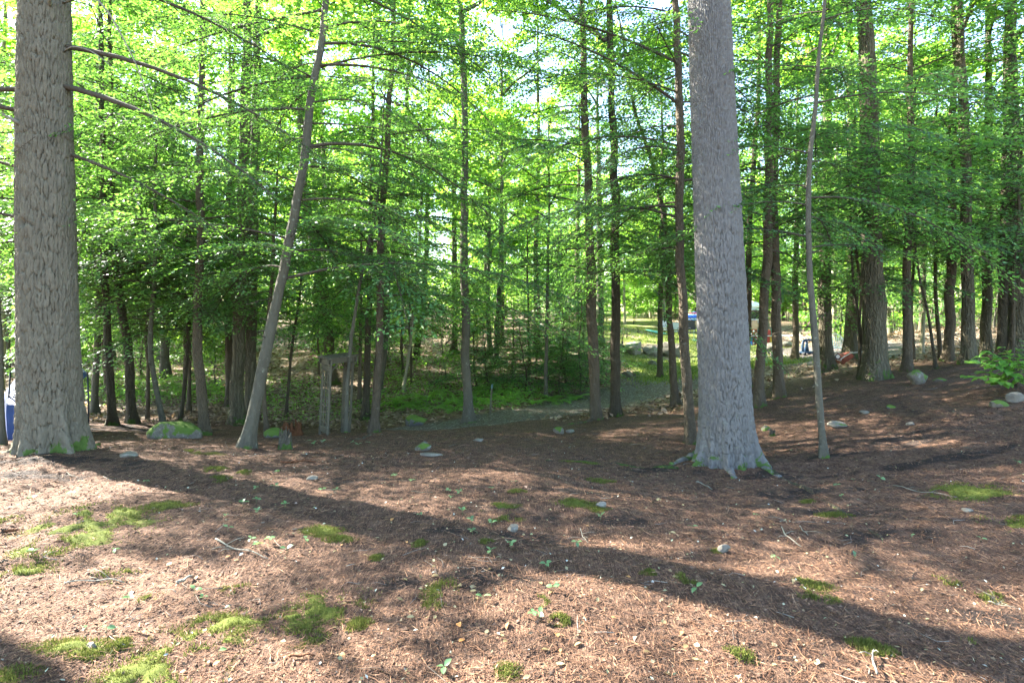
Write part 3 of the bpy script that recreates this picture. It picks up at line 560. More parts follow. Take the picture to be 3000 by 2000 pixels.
def hemlock_branch(rs, start, az, L, pitch, ls=1.0, droop=0.35, bare=0.12, width=0.42, r0=None, long=1.0, fat=1.0):
    """one flat spreading bough: (leaf triangles (n,3,3), tip value (n,), wood [(pts, radii, sides)])"""
    h = np.array([math.cos(az), math.sin(az), 0.0]); lat = np.array([-h[1], h[0], 0.0])
    tt = np.linspace(0, 1, 9)
    bend = rs.normal(0, 0.10) * L
    ax = np.array(start) + h * (L * tt * (1 - 0.06 * tt))[:, None] + lat * (bend * tt ** 2)[:, None] + UP * (L * (math.tan(pitch) * tt - droop * tt ** 2))[:, None]
    r0 = r0 or (0.0035 + 0.0042 * L)
    wood = [(ax, r0 * (1 - 0.85 * tt), 5)]
    step = 0.070 * ls
    ns = max(5, int(L * (1 - bare) / step))
    t = np.repeat(bare + (1 - bare) * (np.arange(ns) + 0.5) / ns, 2) + rs.normal(0, 0.008, 2 * ns)
    t = np.clip(t, 0.02, 1)
    side = np.tile([1.0, -1.0], ns)
    sh = np.clip((t - bare + 0.06) / 0.25, 0.15, 1) * (1 - t) ** 0.65 + 0.07
    lt = L * width * sh * rs.uniform(0.65, 1.2, 2 * ns)
    keepm = rs.random(2 * ns) > 0.10
    t, side, lt = t[keepm], side[keepm], lt[keepm]
    k = len(t)
    f = t * 8; i = np.clip(f.astype(int), 0, 7); w = (f - i)[:, None]
    bp = ax[i] * (1 - w) + ax[i + 1] * w
    tg = unit(ax[i + 1] - ax[i])
    la = unit(lat[None] + UP * rs.normal(0, 0.14, k)[:, None])
    ang = np.radians(64 - 26 * t + rs.normal(0, 7, k))
    td = unit(tg * np.cos(ang)[:, None] + la * (side * np.sin(ang))[:, None])
    pd = unit(-tg * np.sin(ang)[:, None] + la * (side * np.cos(ang))[:, None])     # in-plane perpendicular of the twig
    mstep = 0.034 * ls
    m = np.maximum(2, (lt / mstep).astype(int)); mm = int(m.max())
    J = np.arange(mm)[None, :]
    mask = J < m[:, None]
    u = (J + 0.4) / m[:, None]
    dist = u * lt[:, None]
    pts = bp[:, None] + td[:, None] * dist[..., None] - UP * (0.28 * dist ** 2 / (lt[:, None] + 0.05))[..., None]
    ll = 0.062 * ls * long * rs.uniform(0.65, 1.3, (k, mm)); lw = 0.027 * fat * ls / math.sqrt(long) * rs.uniform(0.7, 1.2, (k, mm))
    sg = np.where(J % 2 == 0, 1.0, -1.0)
    la2 = np.radians(42 + rs.normal(0, 12, (k, mm))) * sg * (1 - 0.75 * (u > 0.92))
    ld = td[:, None] * np.cos(la2)[..., None] + pd[:, None] * np.sin(la2)[..., None] + UP * (rs.normal(-0.08, 0.22, (k, mm)))[..., None]
    ld = unit(ld)
    lp = -td[:, None] * np.sin(la2)[..., None] + pd[:, None] * np.cos(la2)[..., None]
    ra = rs.normal(0, 0.5, (k, mm))
    lp = unit(lp * np.cos(ra)[..., None] + UP * np.sin(ra)[..., None])
    a = pts - lp * (lw / 2)[..., None] + ld * (0.25 * ll)[..., None]; b = pts + lp * (lw / 2)[..., None] + ld * (0.25 * ll)[..., None]
    c = pts + ld * ll[..., None]
    tri = np.stack([a, b, c], 2)[mask]
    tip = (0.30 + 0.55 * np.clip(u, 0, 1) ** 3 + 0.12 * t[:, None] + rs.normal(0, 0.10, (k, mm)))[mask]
    if ls < 1.75:
        for q in range(k):
            wood.append((np.stack([bp[q], bp[q] + td[q] * lt[q] * 0.55 - UP * 0.28 * 0.3 * lt[q], bp[q] + td[q] * lt[q] * 0.95 - UP * 0.25 * lt[q]]), np.array([0.0026, 0.0018, 0.0008]) * (0.7 + 0.4 * ls), 3))
    return tri, tip, wood

def dead_twig(rs, start, az, L, pitch, r=0.006):
    h = np.array([math.cos(az), math.sin(az), 0.0]); tt = np.linspace(0, 1, 5)
    ax = np.array(start) + h * (L * tt)[:, None] + UP * (L * (math.tan(pitch) * tt - 0.25 * tt ** 2))[:, None] + rs.normal(0, 0.03, (5, 3)) * L * tt[:, None]
    wood = [(ax, r * (1 - 0.8 * tt), 4)]
    for _ in range(rs.integers(2, 6)):
        q = rs.integers(1, 4); a2 = az + rs.choice([-1, 1]) * rs.uniform(0.4, 1.0); l2 = L * rs.uniform(0.2, 0.5)
        e = ax[q] + np.array([math.cos(a2), math.sin(a2), rs.uniform(-0.5, 0.3)]) * l2
        wood.append((np.stack([ax[q], (ax[q] + e) / 2 + rs.normal(0, .03, 3), e]), np.array([0.5, 0.35, 0.12]) * r, 3))
    return wood

def leaf_mesh(name, tris, tips, mat):
    n = len(tris); V = tris.reshape(-1, 3)
    return mesh_new(name, V, [np.arange(3 * n).reshape(-1, 3)], [mat], None, False, {"tip": np.repeat(tips, 3)})

def wood_mesh(name, woods, mat):
    mb = MB()
    for pts, rad, k in woods: mb.tube(pts, rad, k, cap=False)
    return mb.mesh(name, mat, True)

def kites(pos, nrm, dirv, ln, wd, fold=0.15):
    """leaf blades: 4-point kites folded along the midrib"""
    s = np.cross(nrm, dirv); s = unit(s)
    b = pos; tip = pos + dirv * ln[:, None]
    mid = pos + dirv * (0.45 * ln)[:, None]
    l = mid + s * (wd / 2)[:, None] + nrm * (fold * wd)[:, None]; r = mid - s * (wd / 2)[:, None] + nrm * (fold * wd)[:, None]
    n = len(pos)
    V = np.stack([b, l, tip, r], 1).reshape(-1, 3)
    i = np.arange(n)[:, None] * 4
    F = np.concatenate([i + np.array([[0, 1, 2]]), i + np.array([[0, 2, 3]])]).reshape(-1, 3)
    return V, F

def broad_crown(rs, h0, h1, Rr, nclump, per, leaf):
    """limbs from a central stem and sprays of flat leaves on their twigs; local origin on the ground"""
    woods = []; pos = []; tips = []
    hh = h1 - h0
    nl = max(7, int(hh * 1.5))
    anchors = []
    for q in range(nl):
        f = (q + rs.random()) / nl
        z = h0 + hh * 0.85 * f
        az = q * 2.4 + rs.normal(0, 0.4)
        L = Rr * (0.55 + 0.6 * math.sin(math.pi * min(1, f * 0.85 + 0.15))) * rs.uniform(0.75, 1.15)
        pt = np.radians(rs.uniform(12, 50))
        tt = np.linspace(0, 1, 6)
        h = np.array([math.cos(az), math.sin(az), 0])
        ax = np.array([0, 0, z]) + h * (L * tt)[:, None] * math.cos(pt) + UP * (L * math.sin(pt) * tt)[:, None] + np.cumsum(rs.normal(0, 0.05, (6, 3)), 0) * L * 0.25
        woods.append((ax, (0.012 + 0.013 * L) * (1 - 0.85 * tt), 5))
        for s in range(int(4 + L * 2)):
            u = rs.uniform(0.25, 1.0); j = min(4, int(u * 5))
            b = ax[j] + (ax[j + 1] - ax[j]) * (u * 5 - j)
            d = unit(h * rs.uniform(0.1, 1) + rs.normal(0, 0.6, 3) * np.array([1, 1, 0.45]))
            e = b + d * rs.uniform(0.35, 1.0) * (0.35 * L + 0.25)
            woods.append((np.stack([b, (b + e) / 2 + rs.normal(0, .04, 3), e]), np.array([0.008, 0.005, 0.002]), 3))
            anchors.append((b, e))
    A = np.array([a for a, _ in anchors]); E = np.array([e for _, e in anchors])
    pick = rs.integers(0, len(A), nclump)
    cpos = A[pick] + (E[pick] - A[pick]) * rs.uniform(0.3, 1.15, nclump)[:, None]
    k = nclump * per
    off = rs.normal(0, 1, (k, 3)) * np.array([0.26, 0.26, 0.10])
    pos = np.repeat(cpos, per, 0) + off
    nrm = unit(UP[None] + rs.normal(0, 0.45, (k, 3)))
    dv = rs.normal(0, 1, (k, 3)); dv = unit(dv - nrm * (dv * nrm).sum(1)[:, None])
    ln = leaf * rs.uniform(0.7, 1.25, k)
    V, F = kites(pos, nrm, dv, ln, ln * rs.uniform(0.6, 0.8, k))
    tipc = np.repeat(np.clip(rs.normal(0.5, 0.2, nclump), 0, 1), per) + rs.normal(0, 0.1, k)
    return V, F, np.repeat(tipc, 4), woods

# ------------------------------------------------------------------ trunks
def bark_cells(u, v, ncol, seed):
    iu = np.floor(u); iv = np.floor(v); f1 = np.full(u.shape, 9.0); f2 = np.full(u.shape, 9.0); idv = np.zeros(u.shape)
    for di in (-1, 0, 1):
        for dj in (-1, 0, 1):
            cu = iu + di; cv = iv + dj; wu = np.mod(cu, ncol)
            jx = hash2(wu, cv, seed); jy = hash2(wu, cv, seed + 1)
            d = np.hypot(cu + 0.15 + 0.7 * jx - u, cv + 0.1 + 0.8 * jy - v)
            nearer = d < f1
            f2 = np.where(nearer, f1, np.minimum(f2, d)); idv = np.where(nearer, hash2(wu, cv, seed + 2), idv); f1 = np.where(nearer, d, f1)
    return f2 - f1, idv

def hero_trunk(name, path, rad, lobes, ncol, vlen, depth, mat, parent, base, ztop_fine, knots=(), seed=0, plates=None):
    """big trunk with furrowed bark as real relief. path (n,3) world, rad (n,)"""
    zs = np.concatenate([np.linspace(0, 1.2, 75), np.linspace(1.2, ztop_fine, 290)[1:], np.linspace(ztop_fine, path[-1, 2] - base[2], 40)[1:]])
    hgt = path[:, 2] - base[2]
    cx = np.interp(zs, hgt, path[:, 0]); cyy = np.interp(zs, hgt, path[:, 1]); rr = np.interp(zs, hgt, rad)
    na = 300
    th = np.linspace(0, 2 * np.pi, na, endpoint=False)
    Z, TH = np.meshgrid(zs, th, indexing='ij')
    rb = np.repeat(rr[:, None], na, 1)
    rb = rb * (1 + 0.02 * np.sin(3 * TH + Z * .7) + 0.015 * np.sin(5 * TH - Z * 1.3))
    fl = np.zeros_like(rb)
    for ang, amp, wd, hgtl in lobes:
        dd = np.angle(np.exp(1j * (TH - ang)))
        fl += amp * np.exp(-(dd / wd) ** 2) * np.exp(-np.clip(Z, 0, 9) / hgtl)
    rb = rb + fl
    warpu = 0.95 * fbm(TH * ncol / 6.283 * 0.5, Z * 6.0, seed + 5, 3); warpv = 0.35 * fbm(TH * 6, Z * 2.2, seed + 9, 2)
    u = TH / (2 * np.pi) * ncol + warpu * np.minimum(1, 6 * np.minimum(TH, 2 * np.pi - TH)); v = Z / vlen + warpv
    if plates is not None:     # bark turns from long plates to small scales higher up
        e1, id1 = bark_cells(u, v, ncol, seed + 20)
        nc2, vl2, zlo, zhi = plates
        u2 = TH / (2 * np.pi) * nc2 + 0.4 * fbm(TH * 8, Z * 6, seed + 15, 2) * np.minimum(1, 6 * np.minimum(TH, 2 * np.pi - TH)); e2, id2 = bark_cells(u2, Z / vl2, nc2, seed + 40)
        k = sstep(zlo, zhi, Z)
        hgtm = np.clip((e1 + 0.10 * fbm(TH * 30, Z * 22, seed + 3, 2)) / 0.13, 0, 1) ** 0.5 * (1 - k) + (0.65 * np.clip(e2 / 0.3, 0, 1) + 0.35) * k
        idv = id1 * (1 - k) + id2 * k
    else:
        e1, id1 = bark_cells(u, v, ncol, seed + 20)
        hgtm = np.clip((e1 + 0.10 * fbm(TH * 30, Z * 22, seed + 3, 2)) / 0.13, 0, 1) ** 0.5; idv = id1
    dsp = depth * (hgtm - 1) + depth * 0.28 * (idv - 0.5) * hgtm + depth * 0.30 * fbm(TH * 22, Z * 14, seed + 2, 3) + depth * 0.10 * np.clip(bark_cells(TH / (2 * np.pi) * 70 + 0.0, Z / 0.075, 70, seed + 60)[0] / 0.3, 0, 1)
    for ka, kz, kr, kd in knots:
        dd = np.hypot(np.angle(np.exp(1j * (TH - ka))) * rb, (Z - kz) * 0.8)
        dsp += kr * 0.35 * np.exp(-(dd / (kr * 1.8)) ** 2) - kd * np.exp(-(dd / (kr * 0.6)) ** 2)
    rb = rb + dsp
    X = cx[:, None] + rb * np.cos(TH); Y = cyy[:, None] + rb * np.sin(TH)
    ZZ = Z + base[2]
    # sink the foot under the ground
    ZZ = ZZ - 0.25 * np.exp(-Z / 0.06) - 0.12
    V = np.stack([X, Y, ZZ], -1).reshape(-1, 3) - base
    n = len(zs); i = np.arange(n - 1)[:, None] * na; j = np.arange(na)[None, :]; j2 = (j + 1) % na
    Q = np.stack([i + j, i + j2, i + na + j2, i + na + j], -1).reshape(-1, 4)
    me = mesh_new(name, V, [Q], [mat], None, True)
    return link(name, me, parent)

def trunk_mesh(path, rad, base, mat, rs, k=14):
    """plain trunk with a flared, lobed foot"""
    n = len(path)
    t, u, v = frames(path)
    a = np.linspace(0, 2 * np.pi, k, endpoint=False)
    hz = np.clip(path[:, 2] - base[2], 0, None)
    R2 = np.repeat(rad[:, None], k, 1)
    lob = 0.5 + 0.5 * np.cos(a * rs.integers(3, 5) + rs.uniform(0, 6))
    R2 = R2 * (1 + (0.22 + 0.75 * lob[None, :]) * np.exp(-hz / (0.10 + 0.9 * rad[0]))[:, None])
    R2 = R2 * (1 + 0.09 * fbm(hz * 2.6, hz * 0 + rad[0] * 50, 8, 3)[:, None] + 0.035 * np.sin(2 * a + hz[:, None] * 1.7 + rs.uniform(0, 6)) + 0.03 * rs.normal(0, 1, (n, k)))
    V = path[:, None] + R2[..., None] * (np.cos(a)[None, :, None] * u[:, None] + np.sin(a)[None, :, None] * v[:, None])
    V = V.reshape(-1, 3) - base
    i = np.arange(n - 1)[:, None] * k; j = np.arange(k)[None, :]; j2 = (j + 1) % k
    Q = np.stack([i + j, i + j2, i + k + j2, i + k + j], -1).reshape(-1, 4)
    return mesh_new("trunk", V, [Q], [mat], None, True)

BROAD = []
for q in range(5):
    rs = np.random.default_rng(300 + q)
    V, F, tp, wd = broad_crown(rs, 0.0, 9.0, 3.2, 200, 34, 0.15)
    BROAD.append((mesh_new("crown", V, [F], [M['broad']], None, False, {"tip": tp}), wood_mesh("limbs", wd, M['bark_grey'])))

BASES = []
TREE = {}
def make_tree(idx, row):
    nm, lb, d0, wpx, pts, bark, ctype, h0, ht, Rr, nb = row
    if ctype == 'H': h0 -= 0.75; nb = int(nb * 1.75); Rr *= 1.10
    rs = np.random.default_rng(1000 + idx)
    dd = float(np.clip(hit(pts[0][0], pts[0][1])[1], 0.86 * d0, 1.16 * d0))
    p = np.array([P(a, b, dd) for a, b in pts])
    p[:, 1] += np.linspace(0, 1, len(p)) * rs.normal(0, 0.12)
    gz = Hs(p[0, 0], p[0, 1]); base = np.array([p[0, 0], p[0, 1], gz])
    p[0, 2] = gz - 0.02
    below = p[0] - (p[1] - p[0]) / np.linalg.norm(p[1] - p[0]) * 0.3
    topz = base[2] + ht
    up = p[-1] - p[-2]; up = unit(up); up = unit(up * 0.6 + UP * 0.4)
    ext = [p[-1] + up * (topz - p[-1, 2]) * f for f in (0.33, 0.66, 1.0)] if topz > p[-1, 2] + 0.5 else []
    full = np.array([below, *p, *ext])
    path = spline(full, int(24 + ht * 4.5))
    hz = path[:, 2] - base[2]
    r0 = 0.5 * wpx / FPX * dd
    if idx > 1: path = path + np.stack([fbm(hz * 1.4, hz * 0 + idx * 3.7, 5, 3), fbm(hz * 1.4, hz * 0 + idx * 5.1, 6, 3), 0 * hz], 1) * min(.05, 0.55 * 0.5 * wpx / FPX * dd) * np.clip(hz, 0, 1)[:, None]
    rad = r0 * np.clip(1.0 - 0.93 * np.clip(hz / ht, 0, 1) ** 1.25, 0.05, 1)
    BASES.append((base[0], base[1], r0))
    root = thing(nm, lb, 'tree', base, 0, None)
    TREE[idx] = (root, path, rad, base, dd)
    if idx == 0:
        lob = [(R(-155), .20, .16, .20), (R(-125), .12, .16, .30), (R(-98), .24, .18, .17), (R(-66), .16, .16, .30), (R(-30), .40, .18, .30), (R(30), .18, .5, .3), (R(110), .2, .5, .3), (R(180), .06, .4, .25)]
        kn = [(R(-100), 2.74, .06, .07), (R(-112), 3.62, .035, -.03), (R(-70), 4.66, .05, .02)]
        hero_trunk("trunk", path, rad, lob, 46, 0.22, 0.042, M[bark], root, base, 6.6, kn, 1)
    elif idx == 1:
        lob = [(R(-172), .34, .15, .20), (R(-145), .15, .14, .30), (R(-112), .22, .12, .18), (R(-84), .28, .12, .15), (R(-58), .13, .13, .30), (R(-36), .44, .14, .22), (R(-8), .16, .14, .32), (R(22), .32, .16, .22), (R(70), .2, .2, .3), (R(110), .3, .2, .3), (R(150), .2, .2, .3)]
        kn = [(R(-100), 4.05, .03, .05), (R(-75), 4.85, .025, .03), (R(-62), 6.0, .03, .04)]
        hero_trunk("trunk", path, rad, lob, 52, 0.15, 0.036, M[bark], root, base, 7.4, kn, 7, (64, 0.052, 2.6, 4.4))
    else:
        link("trunk", trunk_mesh(path, rad, base, M[bark], rs, 12 if wpx < 16 else 18), root)
    def at(h):
        return np.array([np.interp(h, hz, path[:, c]) for c in range(3)]), float(np.interp(h, hz, rad))
    woods = []; tris = []; tips = []
    if ctype in 'HP':
        vis = 0.54 * dd + CAMZ - base[2] + 0.6       # heights above this are over the top of the picture
        ls0 = float(np.clip(dd / 7.4, 1.12, 2.4))
        for q in range(nb):
            f = (q + rs.random()) / nb
            h = h0 + (ht - h0) * f
            L = Rr * (1 - f) ** 0.55 * rs.uniform(0.6, 1.2) * (1.22 if f < 0.4 else 1.0) + 0.25
            az = q * 2.399 + rs.normal(0, 0.35)
            s, rr = at(h)
            ls = ls0 if h < vis else max(ls0, 1.9)
            if h > vis + 0.5 and rs.random() < (0.55 if idx < 2 else 0.8): continue
            if idx in SKIP and SKIP[idx](s, az, L): continue
            if ctype == 'P': tri, tip, wd = hemlock_branch(rs, s, az, L, R(rs.uniform(5, 25)), 2.4, 0.12, 0.45, 0.36, None, 1.4, 3.4)
            else: tri, tip, wd = hemlock_branch(rs, s, az, L, R(rs.uniform(2, 26)), ls, rs.uniform(0.22, 0.6), rs.uniform(0.05, 0.18), fat=1.22 if h < vis else 2.3)
            # keep boughs out of the open space right before the lens
            c = tri.mean(1); ok = (c[:, 1] > 6.4) | (c[:, 2] > 7.5)
            tris.append(tri[ok]); tips.append(tip[ok]); woods += [w for w in wd if w[0][:, 1].min() > 6.3 or w[0][:, 2].min() > 7]
        for q in range(int(rs.integers(4, 9)) if idx > 1 else 0):
            h = rs.uniform(max(1.6, h0 * 0.45), h0 + 1.0); s, rr = at(h)
            woods += dead_twig(rs, s, rs.uniform(0, 6.28), rs.uniform(0.35, 1.25), R(rs.uniform(-12, 15)), 0.007)
    else:
        if h0 < ht:
            j = (idx * 7) % 5; s, rr = at(h0)
            sc = (ht - h0) / 9.0
            for part, nmx in ((BROAD[j][0], "crown"), (BROAD[j][1], "limbs")):
                o = link(nmx, part, root, s - base, (0, 0, idx * 1.3)); o.scale = (Rr / 3.2, Rr / 3.2, sc)
                if nmx == "limbs": o["kind"] = "stuff"
        for q in range(int(rs.integers(3, 8))):
            h = rs.uniform(1.8, h0 + .5); s, rr = at(h)
            woods += dead_twig(rs, s, rs.uniform(0, 6.28), rs.uniform(0.3, 1.0), R(rs.uniform(-10, 25)), 0.007)
    if idx > 1:
        for q in range(int(rs.integers(6, 14))):      # snapped-off branch stubs
            h = rs.uniform(0.9, h0 + 1.0); s, rr = at(h); az = rs.uniform(0, 6.28); v = np.array([math.cos(az), math.sin(az), rs.uniform(-.2, .5)])
            woods.append((np.stack([s, s + v * (rr + .02), s + v * (rr + rs.uniform(.03, .12))]), np.array([.016, .011, .005]) * (.5 + 4 * r0), 5))
    for args in EXTRA.get(idx, ()):
        h, az, L, pitch, droop, bare, wdth, r = args
        s, rr = at(h)
        tri, tip, wd = hemlock_branch(rs, s, R(az), L, R(pitch), float(np.clip(dd / 8.2, 1, 2)), droop, bare, wdth, r)
        tris.append(tri); tips.append(tip)
        link("limb", wood_mesh("limb", [(a - base, b, c) for a, b, c in wd], M['twig']), root)
    if tris:
        tr = np.concatenate(tris) - base; tp = np.concatenate(tips)
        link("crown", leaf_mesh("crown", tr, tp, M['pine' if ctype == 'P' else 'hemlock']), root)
    if woods:
        lo = link("twigs", wood_mesh("twigs", [(a - base, b, c) for a, b, c in woods], M['twig']), root)
        lo["kind"] = "stuff"
    return root

SKIP = {3: lambda s, az, L: math.sin(az) < -0.25 and math.cos(az) > -0.2,
        4: lambda s, az, L: math.sin(az) < -0.5,
        34: lambda s, az, L: math.sin(az) < -0.5 and math.cos(az) < 0}
# long limbs that can be followed one by one: (height, azimuth, length, pitch, droop, bare share, width, radius)
EXTRA = {
 0: [(4.75, 2, 3.4, -6, 0.28, 0.5, 0.38, .035), (4.30, -5, 3.0, -12, 0.25, 0.45, 0.38, .04), (3.55, 8, 2.2, -16, 0.2, 0.4, 0.36, .025), (5.6, 12, 3.2, -2, 0.3, 0.35, 0.42, .03),
     (4.2, 172, 2.0, 8, 0.2, 0.4, 0.4, .04), (3.9, 188, 2.0, 12, 0.1, 0.35, 0.4, .035), (3.2, 165, 2.0, 20, 0.2, 0.3, 0.4, .03), (2.6, 178, 1.8, 22, 0.3, 0.3, 0.4, .025)],
 2: [(4.05, 12, 2.9, 14, 0.62, 0.3, 0.42, .026), (5.15, -4, 2.2, 2, 0.30, 0.3, 0.4, .022), (5.45, 8, 2.6, 8, 0.55, 0.25, 0.42, .024), (5.9, 170, 2.6, -2, 0.2, 0.3, 0.42, .022),
     (5.0, 188, 2.4, -6, 0.25, 0.15, 0.46, .022), (4.55, 200, 2.2, -3, 0.25, 0.12, 0.46, .02), (6.5, 160, 2.6, 20, 0.3, 0.3, 0.4, .022), (6.3, 10, 2.8, -18, 0.15, 0.2, 0.4, .022)],
 3: [(5.6, 172, 3.0, 30, 0.25, 0.15, 0.42, .026), (5.0, 182, 2.6, 36, 0.35, 0.2, 0.42, .024), (3.9, 200, 2.0, 10, 0.45, 0.15, 0.46, .02), (3.5, 190, 2.1, 5, 0.4, 0.2, 0.45, .02), (4.3, 215, 1.9, 6, 0.4, 0.15, 0.46, .02)],
}
for _i, _row in enumerate(T): make_tree(_i, _row)

# tall trees added just outside the picture on the sunny side; their crowns shade the foreground
# ------------------------------------------------------------------ the woods behind: copies of a few grown trees
def grown_trunk(rs, ht, r0, bark, k=9):
    n = 16
    z = np.linspace(-0.3, ht, n)
    wob = np.cumsum(rs.normal(0, 0.035, (n, 2)), 0) * 0.8; wob -= wob[1]
    lean = rs.normal(0, 0.02, 2)
    path = np.stack([wob[:, 0] + lean[0] * z, wob[:, 1] + lean[1] * z, z], 1)
    rad = r0 * np.clip(1 - 0.9 * np.clip(z / ht, 0, 1) ** 1.2, 0.06, 1)
    return path, rad, trunk_mesh(path, rad, np.zeros(3), M[bark], rs, k)

def join_leaves(name, tris, tips, mat): return leaf_mesh(name, np.concatenate(tris), np.concatenate(tips), mat)

VAR = {'tall': [], 'sub': [], 'hem': [], 'broad': [], 'pale': [], 'thick': [], 'shrub': []}
for q in range(5):        # forest hemlocks
    rs = np.random.default_rng(400 + q); ht = rs.uniform(11, 15)
    path, rad, tm = grown_trunk(rs, ht, rs.uniform(0.09, 0.16), 'bark_hem')
    tris, tips, wd = [], [], []
    h0 = rs.uniform(1.6, 3.4)
    nb = 44
    for b in range(nb):
        f = (b + rs.random()) / nb; h = h0 + (ht - h0) * f
        s = np.array([np.interp(h, path[:, 2], path[:, c]) for c in range(3)])
        t_, p_, w_ = hemlock_branch(rs, s, b * 2.4 + rs.normal(0, .4), 2.7 * (1 - f) ** .6 * rs.uniform(.6, 1.15) + .3, R(rs.uniform(0, 25)), 1.9, rs.uniform(.15, .5), .12, fat=1.2)
        tris.append(t_); tips.append(p_); wd += w_
    for b in range(10):
        h = rs.uniform(0.8, h0 + .5); wd += dead_twig(rs, np.array([np.interp(h, path[:, 2], path[:, c]) for c in range(3)]), rs.uniform(0, 6.3), rs.uniform(.4, 1.2), R(rs.uniform(-15, 10)), .008)
    VAR['hem'].append((tm, join_leaves("crown", tris, tips, M['hemlock']), wood_mesh("twigs", wd, M['twig'])))
for q in range(3):        # tall hemlocks with clear stems and separate heavy boughs, shaped to leave bold gaps in their shade
    rs = np.random.default_rng(470 + q); ht = 15.0
    path, rad, tm = grown_trunk(rs, ht, 0.16, 'bark_hem')
    tris, tips, wd = [], [], []
    for b in range(26):
        f = (b + rs.random()) / 26; h = 3.8 + (ht - 3.8) * f
        s = np.array([np.interp(h, path[:, 2], path[:, c]) for c in range(3)])
        t_, p_, w_ = hemlock_branch(rs, s, b * 2.4 + rs.normal(0, .5), 3.1 * (1 - f) ** .5 * rs.uniform(.6, 1.15) + .3, R(rs.uniform(0, 25)), 1.9, rs.uniform(.15, .4), .3, .34, fat=2.9)
        tris.append(t_); tips.append(p_); wd += w_
    VAR['tall'].append((tm, join_leaves("crown", tris, tips, M['hemlock']), wood_mesh("twigs", wd, M['twig'])))
for key, bark, n in (('broad', 'bark_grey', 4), ('pale', 'bark_pale', 3)):
    for q in range(n):
        rs = np.random.default_rng(500 + q + 20 * (key == 'pale')); ht = rs.uniform(12, 16)
        path, rad, tm = grown_trunk(rs, ht, rs.uniform(0.09, 0.15), bark)
        V, F, tp, wd = broad_crown(rs, rs.uniform(2.0, 4.2), ht, 2.9, 380, 22, 0.17)
        j = np.clip(V[:, 2], 0, ht)
        V = V + np.stack([np.interp(j, path[:, 2], path[:, 0]), np.interp(j, path[:, 2], path[:, 1]), 0 * j], 1)
        VAR[key].append((tm, mesh_new("crown", V, [F], [M['broad']], None, False, {"tip": tp}), wood_mesh("twigs", wd, M[bark])))
for q in range(5):        # slim understory hemlocks
    rs = np.random.default_rng(450 + q); ht = rs.uniform(6.0, 8.5)
    path, rad, tm = grown_trunk(rs, ht, rs.uniform(0.035, 0.06), 'bark_hem', 8)
    tris, tips, wd = [], [], []
    h0 = rs.uniform(1.7, 2.6); nb = 46
    for b in range(nb):
        f = (b + rs.random()) / nb; h = h0 + (ht - h0) * f
        s = np.array([np.interp(h, path[:, 2], path[:, c]) for c in range(3)])
        t_, p_, w_ = hemlock_branch(rs, s, b * 2.4 + rs.normal(0, .4), 2.1 * (1 - f) ** .6 * rs.uniform(.6, 1.15) + .3, R(rs.uniform(0, 25)), 1.4, rs.uniform(.2, .55), .1, fat=1.2)
        tris.append(t_); tips.append(p_ + .08); wd += w_
    for b in range(8):
        h = rs.uniform(0.8, h0 + .5); wd += dead_twig(rs, np.array([np.interp(h, path[:, 2], path[:, c]) for c in range(3)]), rs.uniform(0, 6.3), rs.uniform(.3, .9), R(rs.uniform(-15, 10)), .006)
    VAR['sub'].append((tm, join_leaves("crown", tris, tips, M['hemlock']), wood_mesh("twigs", wd, M['twig'])))
for q in range(4):        # young hemlocks with boughs to the ground
    rs = np.random.default_rng(600 + q); ht = rs.uniform(2.6, 4.2)
    path, rad, tm = grown_trunk(rs, ht, 0.028, 'bark_hem', 7)
    tris, tips, wd = [], [], []
    nb = 58
    for b in range(nb):
        f = (b + rs.random()) / nb; h = 0.25 + (ht - 0.3) * f
        s = np.array([np.interp(h, path[:, 2], path[:, c]) for c in range(3)])
        t_, p_, w_ = hemlock_branch(rs, s, b * 2.4 + rs.normal(0, .4), 1.25 * (1 - f) ** .7 * rs.uniform(.7, 1.15) + .15, R(rs.uniform(5, 30)), 1.6, rs.uniform(.2, .5), .08, .45)
        tris.append(t_); tips.append(p_ + 0.28); wd += w_
    VAR['thick'].append((tm, join_leaves("crown", tris, tips, M['hemlock']), wood_mesh("twigs", wd, M['twig'])))
for q in range(4):        # leafy understory saplings
    rs = np.random.default_rng(650 + q); ht = rs.uniform(2.4, 4.0)
    path, rad, tm = grown_trunk(rs, ht, 0.022, 'bark_grey', 6)
    V, F, tp, wd = broad_crown(rs, 0.5, ht, 1.15, 260, 9, 0.115)
    VAR['shrub'].append((tm, mesh_new("crown", V, [F], [M['shrub']], None, False, {"tip": tp}), wood_mesh("twigs", wd, M['bark_grey'])))

def plant_tree(kind, q, x, y, sc, rz, name, label, group, cat='tree'):
    tm, cm, wm = VAR[kind][q % len(VAR[kind])]
    root = thing(name, label, cat, (x, y, Hs(x, y) - 0.02), rz, group)
    root.scale = (sc, sc, sc * (0.92 + 0.16 * ((q * 37) % 10) / 10))
    link("trunk", tm, root); link("crown", cm, root)
    o = link("twigs", wm, root); o["kind"] = "stuff"
    BASES.append((x, y, 0.2))
    return root

def clear_ok(x, y, dmin):
    px = x / y * FPX + CX
    if 1775 < px < 2345 and 15.5 < y < 41: return False            # the grass, the boulders and the camp stay open to view
    if seg_dist(np.array([x]), np.array([y]), PATH)[0] < 1.6: return False
    return all(math.hypot(x - b[0], y - b[1]) > dmin for b in BASES)

